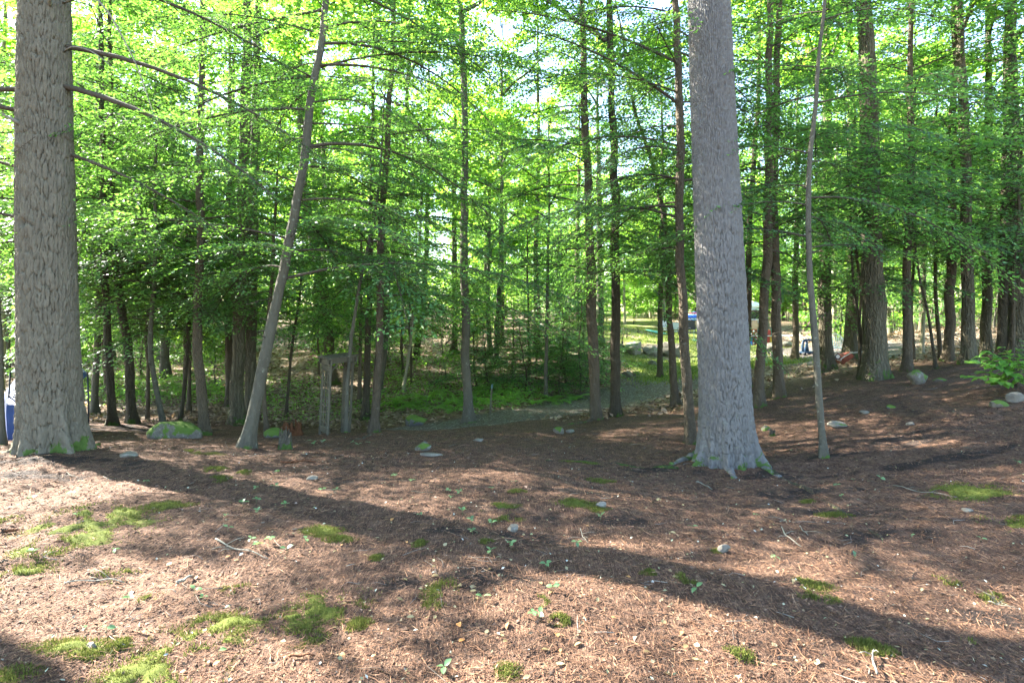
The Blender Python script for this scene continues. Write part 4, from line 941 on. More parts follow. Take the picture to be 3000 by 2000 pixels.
def scatter(seed, n, pxr, dr, kinds, dmin, name, label, group, sc=(0.85, 1.2), bias=1.0):
    rs = np.random.default_rng(seed); made = 0; tries = 0
    while made < n and tries < n * 60:
        tries += 1
        px = rs.uniform(*pxr); d = dr[0] + (dr[1] - dr[0]) * rs.random() ** bias
        x, y = (px - CX) / FPX * d, d
        if not clear_ok(x, y, dmin): continue
        k = kinds[rs.integers(len(kinds))]
        nm = name[k] if isinstance(name, dict) else name
        lb = label[k] if isinstance(label, dict) else label
        o = plant_tree(k, int(rs.integers(20)), x, y, rs.uniform(*sc), rs.uniform(0, 6.28), nm, lb, group)
        SCAT.append((o, k, px, d))
        made += 1

SCAT = []
NM = {'sub': 'hemlock_tree', 'hem': 'hemlock_tree', 'broad': 'maple_tree', 'pale': 'beech_tree', 'thick': 'young_hemlock', 'shrub': 'leafy_sapling'}
def LB(where): return {'sub': f'thin understory hemlock with feathery boughs {where}', 'hem': f'slim hemlock with drooping green boughs in the woods {where}', 'broad': f'leafy bright green maple in the woods {where}', 'pale': f'pale-barked leafy beech in the woods {where}',
                       'thick': f'young hemlock with low feathery boughs growing {where}', 'shrub': f'small leafy sapling in the undergrowth {where}'}
scatter(21, 7, (200, 740), (11.5, 17), ['sub'], 0.9, NM, LB('between the tent and the double trunk'), 'understory between tent and double trunk')
scatter(22, 6, (760, 1560), (13.5, 21), ['sub'], 1.0, NM, LB('around the arbor and fern bank'), 'understory around the arbor')
scatter(23, 10, (2440, 3150), (12, 19), ['sub'], 0.9, NM, LB('on the needle slope behind the oak'), 'understory on the needle slope')
scatter(1, 26, (-250, 720), (15, 46), ['hem', 'broad', 'broad', 'hem', 'pale'], 1.5, NM, LB('behind the tent and double trunk'), 'woods behind the tent and double trunk')
scatter(2, 32, (720, 1750), (21, 52), ['hem', 'broad', 'pale', 'hem'], 1.8, NM, LB('on the bank above the arbor'), 'woods on the bank above the arbor')
scatter(3, 34, (1450, 2480), (43, 85), ['broad', 'pale', 'broad', 'pale', 'hem'], 2.2, NM, LB('beyond the lawn and camper'), 'woods beyond the lawn and camper')
scatter(4, 30, (2340, 3250), (17, 50), ['hem', 'hem', 'broad', 'hem', 'pale'], 1.6, NM, LB('behind the needle slope and shrub'), 'woods behind the needle slope')
scatter(5, 56, (-400, 3400), (52, 110), ['broad', 'broad', 'pale', 'hem'], 2.6, NM, LB('at the far end of the view'), 'far woods', (1.3, 1.9))
# understory
scatter(6, 40, (-50, 760), (16, 40), ['shrub', 'shrub', 'thick'], 0.7, NM, LB('behind the dark pair of trunks'), 'undergrowth behind the dark pair of trunks')
scatter(7, 30, (800, 1480), (17, 40), ['shrub', 'thick', 'shrub'], 0.7, NM, LB('on the fern bank'), 'undergrowth on the fern bank')
scatter(8, 30, (1450, 2500), (43, 66), ['shrub'], 0.8, NM, LB('along the far side of the lawn'), 'undergrowth beyond the lawn', (1.0, 1.8))
scatter(9, 22, (2420, 3050), (24, 50), ['shrub', 'shrub', 'thick'], 0.8, NM, LB('beyond the sunny leaf litter'), 'undergrowth beyond the leaf litter', (.9, 1.6))
# the dense clump of young hemlocks by the path
rs = np.random.default_rng(77)
for i, (px, py, d, s) in enumerate([(1540, 1160, 17.0, .95), (1600, 1130, 18.2, 1.1), (1660, 1130, 18.4, 1.15), (1715, 1125, 18.6, 1.0), (1640, 1168, 16.6, .7), (1700, 1165, 16.8, .8), (1570, 1075, 21.5, 1.1), (1660, 1060, 22.5, 1.25), (1730, 1060, 22.5, 1.2), (1500, 1120, 18.5, .9), (1760, 1090, 20, 1.0), (1430, 1150, 17, .75)]):
    x, y = (px - CX) / FPX * d, d
    o = plant_tree('thick', i, x, y, s * 1.1, rs.uniform(0, 6.28), 'young_hemlock', 'young feathery hemlock in the thicket', 'hemlock thicket beside the path')
    SCAT.append((o, 'clump', px, d))

for i, (k, x, y, s, lb) in enumerate([('hem', -9.0, 8.6, 0.95, 'full-crowned hemlock added just past the blue tent to cast shade'), ('tall', -7.6, 4.5, 1.0, 'nearest unseen tall hemlock added past the blue tent to cast shade'), ('tall', -11.2, 7.0, 1.0, 'unseen tall straight hemlock added far past the blue tent to cast shade'), ('tall', -9.3, 1.6, 1.0, 'unseen tall hemlock added for shade on the sunny side level with the lens'), ('tall', -11.8, 4.2, 1.15, 'unseen tall hemlock added for shade behind the nearest one past the tent')]):  # hemlocks added beside the view on the sun side to shade the foreground
    plant_tree(k, i, x, y, s, i * 1.7, {'tall': 'hemlock_tree', 'hem': 'hemlock_tree', 'broad': 'maple_tree', 'pale': 'beech_tree'}[k], lb, 'hemlocks added past the tent for shade')

# the wood closes in far away: one mass nobody could count
rs = np.random.default_rng(88); n = 42000
th = rs.uniform(R(-62), R(62), n); rr = rs.uniform(62, 125, n)
x = rr * np.sin(th); y = rr * np.cos(th)
top = 7.5 + 5 * fbm(x * .12, y * .12, 5, 3)
z = H(x, y) + top * rs.random(n) ** .8
nv = unit(UP + rs.normal(0, .5, (n, 3))); dv = rs.normal(0, 1, (n, 3)); dv = unit(dv - nv * (dv * nv).sum(1)[:, None]); ln = rs.uniform(.45, .95, n)
V, F = kites(np.stack([x, y, z], 1), nv, dv, ln, ln * .7)
o = link("far_woods", mesh_new("far_woods", V, [F], [M['broad']], None, False, {"tip": np.repeat(np.clip(.45 + .5 * fbm(x * .2, y * .2, 6, 2) + rs.normal(0, .12, n), 0, 1), 4)})); tag(o, "distant green woods closing the view", kind="stuff")

# each tree of the woods is named by the trunk it is seen beside and its order going back
ANCH = {0: 'massive furrowed pine', 1: 'massive scaly pine', 2: 'leaning pale hemlock', 3: 'knotty dark trunk', 4: 'lone slim sapling', 5: 'tent pole trunk', 6: 'kinked dark trunk', 7: 'boulder sapling',
        9: 'grey trunk near the boulder', 10: 'shaggy double trunk', 15: 'arbor oak', 17: 'gravel edge hemlock', 21: 'thin pale leaning stem', 23: 'straight grey maple', 25: 'sunlit grey bank trunk', 26: 'thin pale path sapling',
        28: 'reddish path trunk', 30: 'furrowed path trunk', 32: 'cord-bound trunk', 34: 'brown sister trunk', 36: 'stilt-rooted trunk', 37: 'patchy sunlit maple', 39: 'wheelbarrow maple', 41: 'broad mossy oak', 42: 'slender slope hemlock',
        46: 'reddish slope hemlock', 47: 'mossy maple by the shrub', 49: 'dark shrub hemlock', 50: 'wide edge trunk'}
KW = {'hem': 'slim hemlock with drooping boughs', 'broad': 'leafy green maple', 'pale': 'pale-barked leafy beech', 'sub': 'thin understory hemlock', 'thick': 'young low-boughed hemlock', 'shrub': 'small leafy sapling', 'clump': 'feathery thicket hemlock'}
ORD = 'first second third fourth fifth sixth seventh eighth ninth tenth eleventh twelfth thirteenth fourteenth fifteenth sixteenth'.split()
_cnt = {}
for o, k, px, d in sorted(SCAT, key=lambda q: q[3]):
    ai = min(ANCH, key=lambda q: abs(T[q][4][min(2, len(T[q][4]) - 1)][0] - px))
    sd = 'left' if px < T[ai][4][min(2, len(T[ai][4]) - 1)][0] else 'right'
    c = _cnt.get((k, ai, sd), 0); _cnt[(k, ai, sd)] = c + 1
    o["label"] = f'{KW[k]}, {ORD[min(c, 15)]} back, seen {sd} of the {ANCH[ai]}'
# ------------------------------------------------------------------ stones
def mat_stone(name, c0, c1, moss=0.0, lich=0.4):
    t = NT(name); co = t.coords()
    a = t.noise(co, 7, 5, .65); b = t.noise(co, 60, 3, .6)
    col = t.ramp(a, [(0.3, c0), (0.7, c1)]).outputs[0]
    col = t.mix(t.ramp(b, [(0.55, (0, 0, 0)), (0.7, (0.6,) * 3)]).outputs[0], col, tuple(q * 0.5 for q in c0))
    lz = t.noise(co, 16, 4, .7)
    col = t.mix(t.ramp(lz, [(0.58, (0, 0, 0)), (0.66, (lich,) * 3)]).outputs[0], col, (0.27, 0.285, 0.225))
    if moss:
        nz = t.n("SeparateXYZ", {0: t.n("NewGeometry").outputs["Normal"]}).outputs[2]
        k = t.math('ADD', t.math('MULTIPLY', nz, 0.15), t.math('MULTIPLY', t.noise(co, 6, 5, .7), .85))
        col = t.mix(t.ramp(k, [(0.625 - 0.17 * moss, (0, 0, 0)), (0.665 - 0.17 * moss, (0.95,) * 3)]).outputs[0], col, (0.075, 0.125, 0.018))
    nr = t.bump(a, 0.6, 0.05); nr = t.bump(b, 0.5, 0.01, nr)
    return t.surf(t.pbr(col, 0.9, nr, 0.2))
M['stone'] = mat_stone("grey_stone", (0.100, 0.086, 0.066), (0.195, 0.172, 0.136), 0.0, .5)
M['stone_moss'] = mat_stone("mossy_stone", (0.092, 0.079, 0.061), (0.185, 0.163, 0.128), 0.95, .6)
M['stone_mossier'] = mat_stone("very_mossy_stone", (0.09, 0.087, 0.08), (0.17, 0.165, 0.15), 1.35, .3)
M['stone_warm'] = mat_stone("tan_stone", (0.13, 0.115, 0.09), (0.23, 0.21, 0.17), 0.35, .35)

def rock_mesh(seed, size, ang=7, n=36, m=24):
    rs = np.random.default_rng(seed)
    th = np.linspace(0, 2 * np.pi, n, endpoint=False); ph = np.linspace(0, np.pi, m)
    PH, TH = np.meshgrid(ph, th, indexing='ij')
    D = np.stack([np.sin(PH) * np.cos(TH), np.sin(PH) * np.sin(TH), np.cos(PH)], -1)
    r = np.ones(PH.shape)
    for _ in range(ang):
        nv = unit(rs.normal(0, 1, 3)); c = rs.uniform(0.52, 0.88)
        dn = D @ nv
        r = np.minimum(r, np.where(dn > 0.05, c / np.maximum(dn, 0.05), 9))
    r = r * (1 + 0.10 * fbm(TH * 0.9 * np.sin(PH) + 5, PH * 1.9, seed, 3) * np.sin(PH))
    V = D * r[..., None] * np.array(size) / 2
    V = V.reshape(-1, 3)
    i = np.arange(m - 1)[:, None] * n; j = np.arange(n)[None, :]; j2 = (j + 1) % n
    Q = np.stack([i + j, i + n + j, i + n + j2, i + j2], -1).reshape(-1, 4)
    return V, Q

def rock(name, label, px, py, wpx, hpx, mat, seed, sink=0.3, depth=0.8, cat='rock', group=None, dd=None, rz=None):
    p = hit(px, py) if dd is None else np.array([(px - CX) / FPX * dd, dd, 0])
    d = p[1]; w = wpx / FPX * d; h = hpx / FPX * d
    hh = h / (1 - sink) * 1.05
    y = d + 0.35 * w * depth
    x = (px - CX) / FPX * y
    z = Hs(x, d + 0.1 * w) if dd is None else Hs(x, dd)
    V, Q = rock_mesh(seed, (w * 1.2, w * depth, hh), 15)
    me = mesh_new(name, V, [Q], [mat], None, True)
    o = link(name, me, None, (x, y, z + hh * (0.5 - sink)), (0, 0, rz if rz is not None else 0.2 * math.sin(seed * 7)))
    BASES.append((x, y, w / 2))
    return tag(o, label, cat, group)

rock('boulder', 'low boulder with white lichen and green moss beside the thin bending sapling', 520, 1283, 135, 52, M['stone_moss'], 3, .35, .7, 'boulder')
rock('stone', 'flat pale stone lying on needles below the massive furrowed pine', 372, 1340, 50, 16, M['stone'], 4, .45)
rock('boulder', 'moss-covered boulder at the gravel edge between two trunks', 1217, 1248, 75, 30, M['stone_mossier'], 5, .35, .8, 'boulder')
rock('stone', 'rounded mossy stone at the near end of the gravel, upper of three', 1240, 1322, 48, 24, M['stone_moss'], 6)
rock('stone', 'small pale capstone just behind the rounded mossy stone', 1241, 1304, 24, 11, M['stone'], 7)
rock('stone', 'long flat pale stone in front of the rounded mossy stone', 1262, 1338, 62, 12, M['stone'], 8, .45, .5)
rock('stone', 'pointed mossy stone standing up in the middle of the sunlit needles', 1636, 1270, 30, 18, M['stone_moss'], 9)
rock('stone', 'small tan stone right beside the pointed mossy stone', 1670, 1268, 24, 10, M['stone_warm'], 10)
rock('stone', 'flat grey stone at the lower edge of the gravel patch', 1400, 1292, 34, 9, M['stone'], 11, .45)
rock('boulder', 'lichen-covered round boulder on the needle slope below the slender hemlock', 2692, 1126, 62, 38, M['stone_moss'], 12, .3, .8, 'boulder')
rock('stone', 'small stone just right of the lichen-covered round boulder', 2755, 1118, 38, 11, M['stone_moss'], 13, .4)
rock('stone', 'tan flat stone on open needles behind the lone sapling', 2455, 1253, 50, 18, M['stone_warm'], 14, .4)
rock('stone', 'mossy stone beside the rotten root at the right of the massive scaly pine', 2245, 1262, 26, 15, M['stone_moss'], 15)
rock('stone', 'greenish stone below the leafy shrub, left one of two', 2925, 1194, 52, 22, M['stone_moss'], 16, .4)
rock('stone', 'grey angular stone below the leafy shrub at the picture edge', 2978, 1182, 60, 26, M['stone'], 17, .35)
rock('stone', 'small green mossy stone in the middle of the needle slope', 2612, 1196, 26, 10, M['stone_mossier'], 18, .4)
rock('stone', 'tiny pale stone on the needles left of the small green mossy stone', 2535, 1212, 30, 8, M['stone'], 26, .45)
rock('stone', 'small grey stone half sunk in dark soil on the needle slope', 2668, 1246, 26, 9, M['stone'], 27, .45)
rock('stone', 'white fist-sized stone in the centre of the bare foreground', 1503, 1560, 38, 19, M['stone'], 19, .25)
rock('stone', 'pointed grey stone in the needles below the massive scaly pine', 2118, 1622, 42, 22, M['stone'], 20, .3, .5)
rock('stone', 'flat white stone in the needles right of the leaning hemlock', 912, 1406, 38, 9, M['stone'], 21, .4)
rock('stone', 'small rounded pebble in moss near the lower picture edge', 268, 1912, 26, 18, M['stone'], 22, .25)
rock('stone', 'small grey cube-like stone beside moss in the centre foreground', 1764, 1490, 30, 16, M['stone_warm'], 23, .25)
rock('stone', 'small white stone near the right picture edge', 2832, 1502, 28, 12, M['stone'], 24, .35)
rock('boulder', 'green mossy mound beside the leaning hemlock foot', 808, 1282, 60, 26, M['stone_mossier'], 25, .3, .9, 'boulder')
# boulder row holding the lawn
for i, (px, w, h, lb, mt) in enumerate([(1818, 40, 42, 'pale boulder at the left end of the row below the lawn', 'stone'), (1858, 62, 54, 'largest tan boulder in the row below the lawn', 'stone_warm'), (1906, 44, 50, 'rounded tan boulder in the middle of the row below the lawn', 'stone_warm'),
                                    (1952, 46, 50, 'grey boulder between two thin trunks in the row below the lawn', 'stone'), (1990, 46, 44, 'pale boulder at the right end of the row below the lawn', 'stone')]):
    dd = 25.05
    x = (px - CX) / FPX * dd; w_ = w / FPX * dd; h_ = h / FPX * dd
    V, Q = rock_mesh(40 + i, (w_ * 1.1, w_ * .95, h_ * 1.15), 14)
    o = link('boulder', mesh_new('boulder', V, [Q], [M[mt]], None, True), None, (x, dd, Hs(x, dd - .7) + h_ * .38))
    tag(o, lb, 'boulder', 'boulders in the row below the lawn')
rock('stone', 'dark stone in front of the rounded tan boulder', 1912, 1070, 26, 14, M['stone'], 50, .3, .8, 'rock')
rock('stone', 'low grey stone in the grass by the furrowed path trunk, left of two', 1838, 1104, 34, 14, M['stone'], 51, .35)
rock('stone', 'low mossy stone in the grass by the furrowed path trunk, right of two', 1862, 1100, 30, 12, M['stone_moss'], 52, .35)
rock('boulder', 'pale smooth boulder behind the sister trunks at the edge of the lawn', 2252, 1028, 52, 26, M['stone'], 53, .2, .8, 'boulder')
rock('boulder', 'low white boulder under the far end of the folding table', 2310, 1018, 44, 18, M['stone'], 54, .25, .8, 'boulder')

# ------------------------------------------------------------------ stumps, stake, timbers
M['rot'] = mat_bark("rotten_wood", (0.06, 0.018, 0.008), (0.12, 0.045, 0.018), (0.2, 0.09, 0.04), (30, 30, 4), lichen=0.0, bump=.8)
M['stump'] = mat_bark("weathered_stump_wood", (0.035, 0.028, 0.019), (0.075, 0.064, 0.045), (0.13, 0.115, 0.085), (26, 26, 3), lichen=0.5, bump=1.0, moss=.35)
M['oldwood'] = mat_bark("weathered_grey_wood", (0.050, 0.043, 0.028), (0.085, 0.074, 0.050), (0.125, 0.112, 0.080), (60, 60, 4), lichen=0.35, bump=.3, plate=False, dist=.004)
def splinter_stump(name, label, px, py, wpx, hpx, mat, seed, jag=.5, split=None):
    rs = np.random.default_rng(seed); p = hit(px, py); d = p[1]; r = wpx / FPX * d / 2; h = hpx / FPX * d
    root = thing(name, label, 'stump', p)
    k = 22; a = np.linspace(0, 2 * np.pi, k, endpoint=False)
    ro = r * (1 + .12 * rs.normal(0, 1, k)); top = h * (1 - jag * rs.random(k))
    lv = [(-.1, 1.25), (0.03, 1.12), (.3, 1.0), (.65, .95), (1.0, .88)]
    V = []
    for f, s in lv: V.append(np.stack([ro * s * np.cos(a), ro * s * np.sin(a), np.where(f < 0, f * h * 2, f * top)], 1))
    V.append(np.stack([ro * .6 * np.cos(a), ro * .6 * np.sin(a), top * .96], 1)); V.append(np.stack([ro * .5 * np.cos(a), ro * .5 * np.sin(a), top * .3], 1))
    V.append(np.stack([ro * .05 * np.cos(a), ro * .05 * np.sin(a), top * .22], 1))
    n = len(V); i = np.arange(n - 1)[:, None] * k; j = np.arange(k)[None, :]; j2 = (j + 1) % k
    Q = np.stack([i + j, i + j2, i + k + j2, i + k + j], -1).reshape(-1, 4)
    link("shell", mesh_new("shell", np.concatenate(V), [Q], [mat], None, False), root)
    for q in range(7):
        aa = rs.uniform(0, 6.28); b = np.array([math.cos(aa), math.sin(aa), 0]) * r * .75
        MB().tube([b + [0, 0, h * .4], b * 1.02 + [0, 0, h * .8], b * rs.uniform(.9, 1.15) + [0, 0, h * rs.uniform(.95, 1.25)]], [r * .16, r * .11, .004], 5).build("splinter", mat, root)
    return root
splinter_stump('tree_stump', 'small grey hollow stump, split and mossy, right of the leaning hemlock', 836, 1314, 40, 54, M['stump'], 2, .45)
splinter_stump('rotten_stump', 'crumbling orange rotten stump behind the small grey stump', 856, 1272, 60, 34, M['rot'], 5, .75)
splinter_stump('tree_stump', 'tiny sawn stump with moss among the needles right of the massive scaly pine', 2262, 1276, 16, 18, M['stump'], 9, .2)
st = thing('wooden_stake', 'thin weathered stake leaning at the fern edge of the gravel', 'stake', hit(1434, 1216))
MB().bar((0, 0, -.1), (.055, 0, .62), .035, .035).build("shaft", M['oldwood'], st)
MB().bar((.055, 0, .62), (.063, 0, .72), .037, .037).build("painted_tip", mat_plain("stake_paint", (.08, .16, .17)), st)

# ------------------------------------------------------------------ garden arbor
ab = hit(937, 1272)
AB = thing('garden_arbor', 'weathered grey garden arbor with two ladder trellis sides and flat slatted roof', 'arbor', ab)
sc = ab[1] / FPX
hgt = 226 * sc
av = np.array([.34, -.46, 0]) * hgt / 1.9 * .98; bv = np.array([.30, .85, 0]) * hgt / 1.9 * .98; lean = np.array([11 * sc, 0, 0])
def apt(s, t, z): return av * s + bv * t + lean * (z / hgt) + np.array([0, 0, z])
def gdrop(s, t):
    q = ab + av * s + bv * t; return Hs(q[0], q[1]) - ab[2]
for s_ in (0, 1):
    for t_ in (0, 1):
        MB().bar(apt(s_, t_, min(-.05, gdrop(s_, t_) - .08)), apt(s_, t_, hgt * .95), .036, .036).build("post", M['oldwood'], AB)
for t_ in (0, 1):
    for s_ in (.36, .68):
        MB().bar(apt(s_, t_, .16), apt(s_, t_, hgt * .86), .018, .013).build("trellis_slat", M['oldwood'], AB)
    for k in range(7):
        z = .26 + k * (hgt * .80 - .26) / 6
        MB().bar(apt(0, t_, z) , apt(1, t_, z), .010, .016).build("trellis_rung", M['oldwood'], AB)
    MB().bar(apt(0, t_, .12), apt(1, t_, .12), .022, .10).build("bottom_board", M['oldwood'], AB)
    MB().bar(apt(0, t_, hgt * .87), apt(1, t_, hgt * .87), .022, .08).build("top_board", M['oldwood'], AB)
    MB().bar(apt(-.22, t_ + (.06 if t_ else -.06), hgt * .95), apt(1.22, t_ + (.06 if t_ else -.06), hgt * .95), .025, .085).build("header_beam", M['oldwood'], AB)
for s_ in (0, 1):
    MB().bar(apt(s_ + (.06 if s_ else -.06), -.16, hgt * .962), apt(s_ + (.06 if s_ else -.06), 1.16, hgt * .962), .025, .075).build("side_beam", M['oldwood'], AB)
    for t_ in (0, 1):
        pt = [apt(s_, t_, hgt * .80), apt(s_, t_ + (-.1 if t_ else .1), hgt * .86), apt(s_, t_ + (-.26 if t_ else .26), hgt * .92)]
        MB().tube(spline(pt, 6), .014, 4).build("corner_brace", M['oldwood'], AB)
        pt = [apt(s_, t_, hgt * .80), apt(s_ + (-.12 if s_ else .12), t_, hgt * .86), apt(s_ + (-.3 if s_ else .3), t_, hgt * .92)]
        MB().tube(spline(pt, 6), .014, 4).build("corner_brace", M['oldwood'], AB)
for k in range(9):
    t_ = -.12 + 1.24 * k / 8
    MB().bar(apt(-.26, t_, hgt * 1.005), apt(1.26, t_, hgt * 1.005), .05, .022).build("roof_slat", M['oldwood'], AB)

# ------------------------------------------------------------------ blue tent and its canopy behind the massive furrowed pine
def mat_cloth(name, col, tfac=.25):
    t = NT(name); co = t.coords(); a = t.noise(co, 3, 3)
    c = t.ramp(a, [(.3, tuple(q * .85 for q in col)), (.7, tuple(min(1, q * 1.12) for q in col))]).outputs[0]
    p = t.pbr(c, .6, t.bump(t.noise(co, 9, 3), .3, .03), .3)
    tl = t.n("BsdfTranslucent", {"Color": c}); mx = t.n("MixShader", {0: tfac})
    t.t.links.new(p.outputs[0], mx.inputs[1]); t.t.links.new(tl.outputs[0], mx.inputs[2]); return t.surf(mx)
M['tent'] = mat_cloth("blue_nylon", (0.012, 0.035, 0.13), .15); M['tarp'] = mat_cloth("blue_tarp", (0.022, 0.055, 0.10), .2)
M['black'] = mat_plain("black_metal", (0.02, 0.02, 0.022), .5)
dT = 8.6
def TP(px, py, d=dT): return P(px, py, d)
tb = np.array([TP(110, 0)[0], dT + .6, 0.0]); tb[2] = Hs(tb[0], tb[1])
TE = thing('tent', 'bright blue tent with tarp canopy half hidden by the massive furrowed pine', 'tent', tb)
def sheet(name, corners, mat, parent, base, n=12, sag=.04, seed=0):
    """four-cornered cloth with thickness"""
    a, b, c, d = [np.array(q) for q in corners]
    u, v = np.meshgrid(np.linspace(0, 1, n), np.linspace(0, 1, n))
    u1, v1 = u[..., None], v[..., None]
    S = (a * (1 - u1) + b * u1) * (1 - v1) + (d * (1 - u1) + c * u1) * v1
    nrm = unit(np.cross(b - a, d - a))
    S = S + nrm * (sag * np.sin(np.pi * u1) * np.sin(np.pi * v1) + .02 * fbm(u * 4, v * 4, seed, 2)[..., None])
    S2 = S - nrm * .004
    V = np.concatenate([S.reshape(-1, 3), S2.reshape(-1, 3)]) - base
    i = (np.arange(n - 1)[:, None] * n + np.arange(n - 1)[None]).reshape(-1)
    Q = np.stack([i, i + 1, i + 1 + n, i + n], 1); Q2 = Q[:, ::-1] + n * n
    return link(name, mesh_new(name, V, [Q, Q2], [mat], None, True), parent)
def TG(px, d, dz=0.0):
    x = (px - CX) / FPX * d; return np.array([x, d, Hs(x, d) + dz])
f0, f1 = TG(22, 8.3), TG(190, 8.4)
k0, k1 = TG(-10, 10.4), TG(170, 10.6)
s0, s1 = TP(18, 1185, 8.4), TP(190, 1185, 8.5)
r0_, r1_ = TP(48, 1104, 9.2), TP(175, 1118, 9.4)
q0, q1 = TP(0, 1180, 10.2), TP(175, 1180, 10.4)
sheet("front_wall", [f0, f1, s1, s0], M['tent'], TE, tb, seed=1)
sheet("front_slope", [s0, s1, r1_, r0_], M['tent'], TE, tb, seed=2)
sheet("rear_slope", [q1, q0, r0_, r1_], M['tent'], TE, tb, seed=3)
sheet("rear_wall", [k1, k0, q0, q1], M['tent'], TE, tb, seed=4)
sheet("side_wall", [k0, f0, s0, q0], M['tent'], TE, tb, seed=5)
sheet("side_gable", [q0, s0, r0_ + [.02, 0, -.01], r0_], M['tent'], TE, tb, seed=6)
c0, c1, c2, c3 = TP(30, 1090, 8.6), TP(256, 1092, 8.9), TP(225, 1064, 10.4), TP(66, 1062, 10.4)
sheet("tarp", [c0, c1, c2, c3], M['tarp'], TE, tb, sag=.10, seed=7)
sheet("tarp_flap", [c1 + [-.16, 0, .01], c1 + [0.0, 0, 0], c1 + [-.03, .02, -.06], c1 + [-.13, .02, -.13]], M['tarp'], TE, tb, 6, .01, seed=8)
for c, gp in ((c1, TG(258, 8.9)), (c0, TG(14, 8.6))):
    MB().tube([gp - tb - [0, 0, .1], (gp + c) / 2 - tb + [.015, 0, 0], c - tb], .012, 6).build("pole", M['black'], TE, True)

# ------------------------------------------------------------------ camp beyond the massive scaly pine
def at_ground(px, d): x = (px - CX) / FPX * d; return np.array([x, d, Hs(x, d)])
M['white'] = mat_plain("white_plastic", (.72, .74, .76), .4, .06); M['alu'] = mat_plain("brushed_aluminium", (.62, .64, .66), .35, .08, 5, .6)
M['glass'] = mat_plain("dark_window_glass", (.012, .016, .022), .06, .1, 3, 0, .6); M['greyp'] = mat_plain("grey_plastic", (.45, .46, .47), .5)
M['red'] = mat_plain("red_plastic", (.30, .03, .02), .4); M['yellow'] = mat_plain("yellow_plastic", (.42, .25, .02), .4); M['blue'] = mat_plain("blue_plastic", (.03, .16, .5), .4)
M['orange'] = mat_plain("orange_plastic", (.30, .08, .02), .4); M['teal'] = mat_plain("teal_plastic", (.03, .30, .26), .4); M['navy'] = mat_plain("navy_plastic", (.018, .045, .085), .45)
M['mat'] = mat_plain("green_mat", (.05, .26, .19), .8); M['rust'] = mat_plain("rusty_red_steel", (.17, .05, .032), .75, .45, 9, 0, .2, .3); M['tan'] = mat_plain("tan_panel", (.42, .30, .2), .6)
M['zinc'] = mat_plain("galvanised_tube", (.5, .5, .47), .45, .1, 9, .5)

# silver camper: rounded shell lofted from superellipse sections, its end wall towards the lens
dC = 41.0
cb = at_ground(2184, dC)
CA = thing('camper_trailer', 'silver camper with white domed roof and dark end windows behind the massive scaly pine', 'camper', cb, R(-6))
ztop = CAMZ + (HY - 884) / FPX * dC - cb[2]
Wc, Lc = 2.15, 5.4
def csec(y, inset, z0, z1, n=28):
    a = np.linspace(0, 2 * np.pi, n, endpoint=False); e = .42
    cx = np.sign(np.cos(a)) * np.abs(np.cos(a)) ** e; cz = np.sign(np.sin(a)) * np.abs(np.sin(a)) ** e
    return np.stack([cx * (Wc / 2 - inset), np.full(n, y), (z0 + z1) / 2 + cz * ((z1 - z0) / 2 - inset)], 1)
def loft(secs):
    n = len(secs[0]); V = np.concatenate(secs); i = np.arange(len(secs) - 1)[:, None] * n; j = np.arange(n)[None]; j2 = (j + 1) % n
    return V, np.stack([i + j, i + n + j, i + n + j2, i + j2], -1).reshape(-1, 4), np.array([list(range(n))[::-1], [(len(secs) - 1) * n + q for q in range(n)]])
ys = [(0, .30), (.06, .12), (.18, .03), (.4, 0), (Lc - .4, 0), (Lc - .15, .05), (Lc, .3)]
V, Q, Cc = loft([csec(y, i, .42, ztop - .28) for y, i in ys]); MB().add(V, Q, Cc).build("body", M['alu'], CA, True)
V, Q, Cc = loft([csec(y + .02, i + .03 if y in (0, Lc) else i - .012, ztop - .62, ztop) for y, i in ys]); MB().add(V, Q, Cc).build("roof", M['white'], CA, True)
zw0, zw1 = ztop - 1.24, ztop - .60
for x0, x1 in ((-.92, -.36), (-.32, .30), (.34, .92)):
    w = MB().box(((x0 + x1) / 2, -.012, (zw0 + zw1) / 2), (x1 - x0, .05, zw1 - zw0)).build("window", M['glass'], CA)
MB().box((0, -.03, zw0 - .03), (1.9, .04, .05)).build("window_ledge", M['white'], CA)
MB().box((.62, -.02, zw0 - .5), (.4, .03, .8)).build("side_panel", M['tan'], CA)
MB().box((-.2, -.02, zw0 - .46), (.5, .03, .75)).build("door_panel", M['white'], CA)
for s_ in (-1, 1):
    MB().tube([(s_ * .95, 2.4, .34), (s_ * 1.1, 2.4, .34)], .33, 18).build("wheel", M['black'], CA)

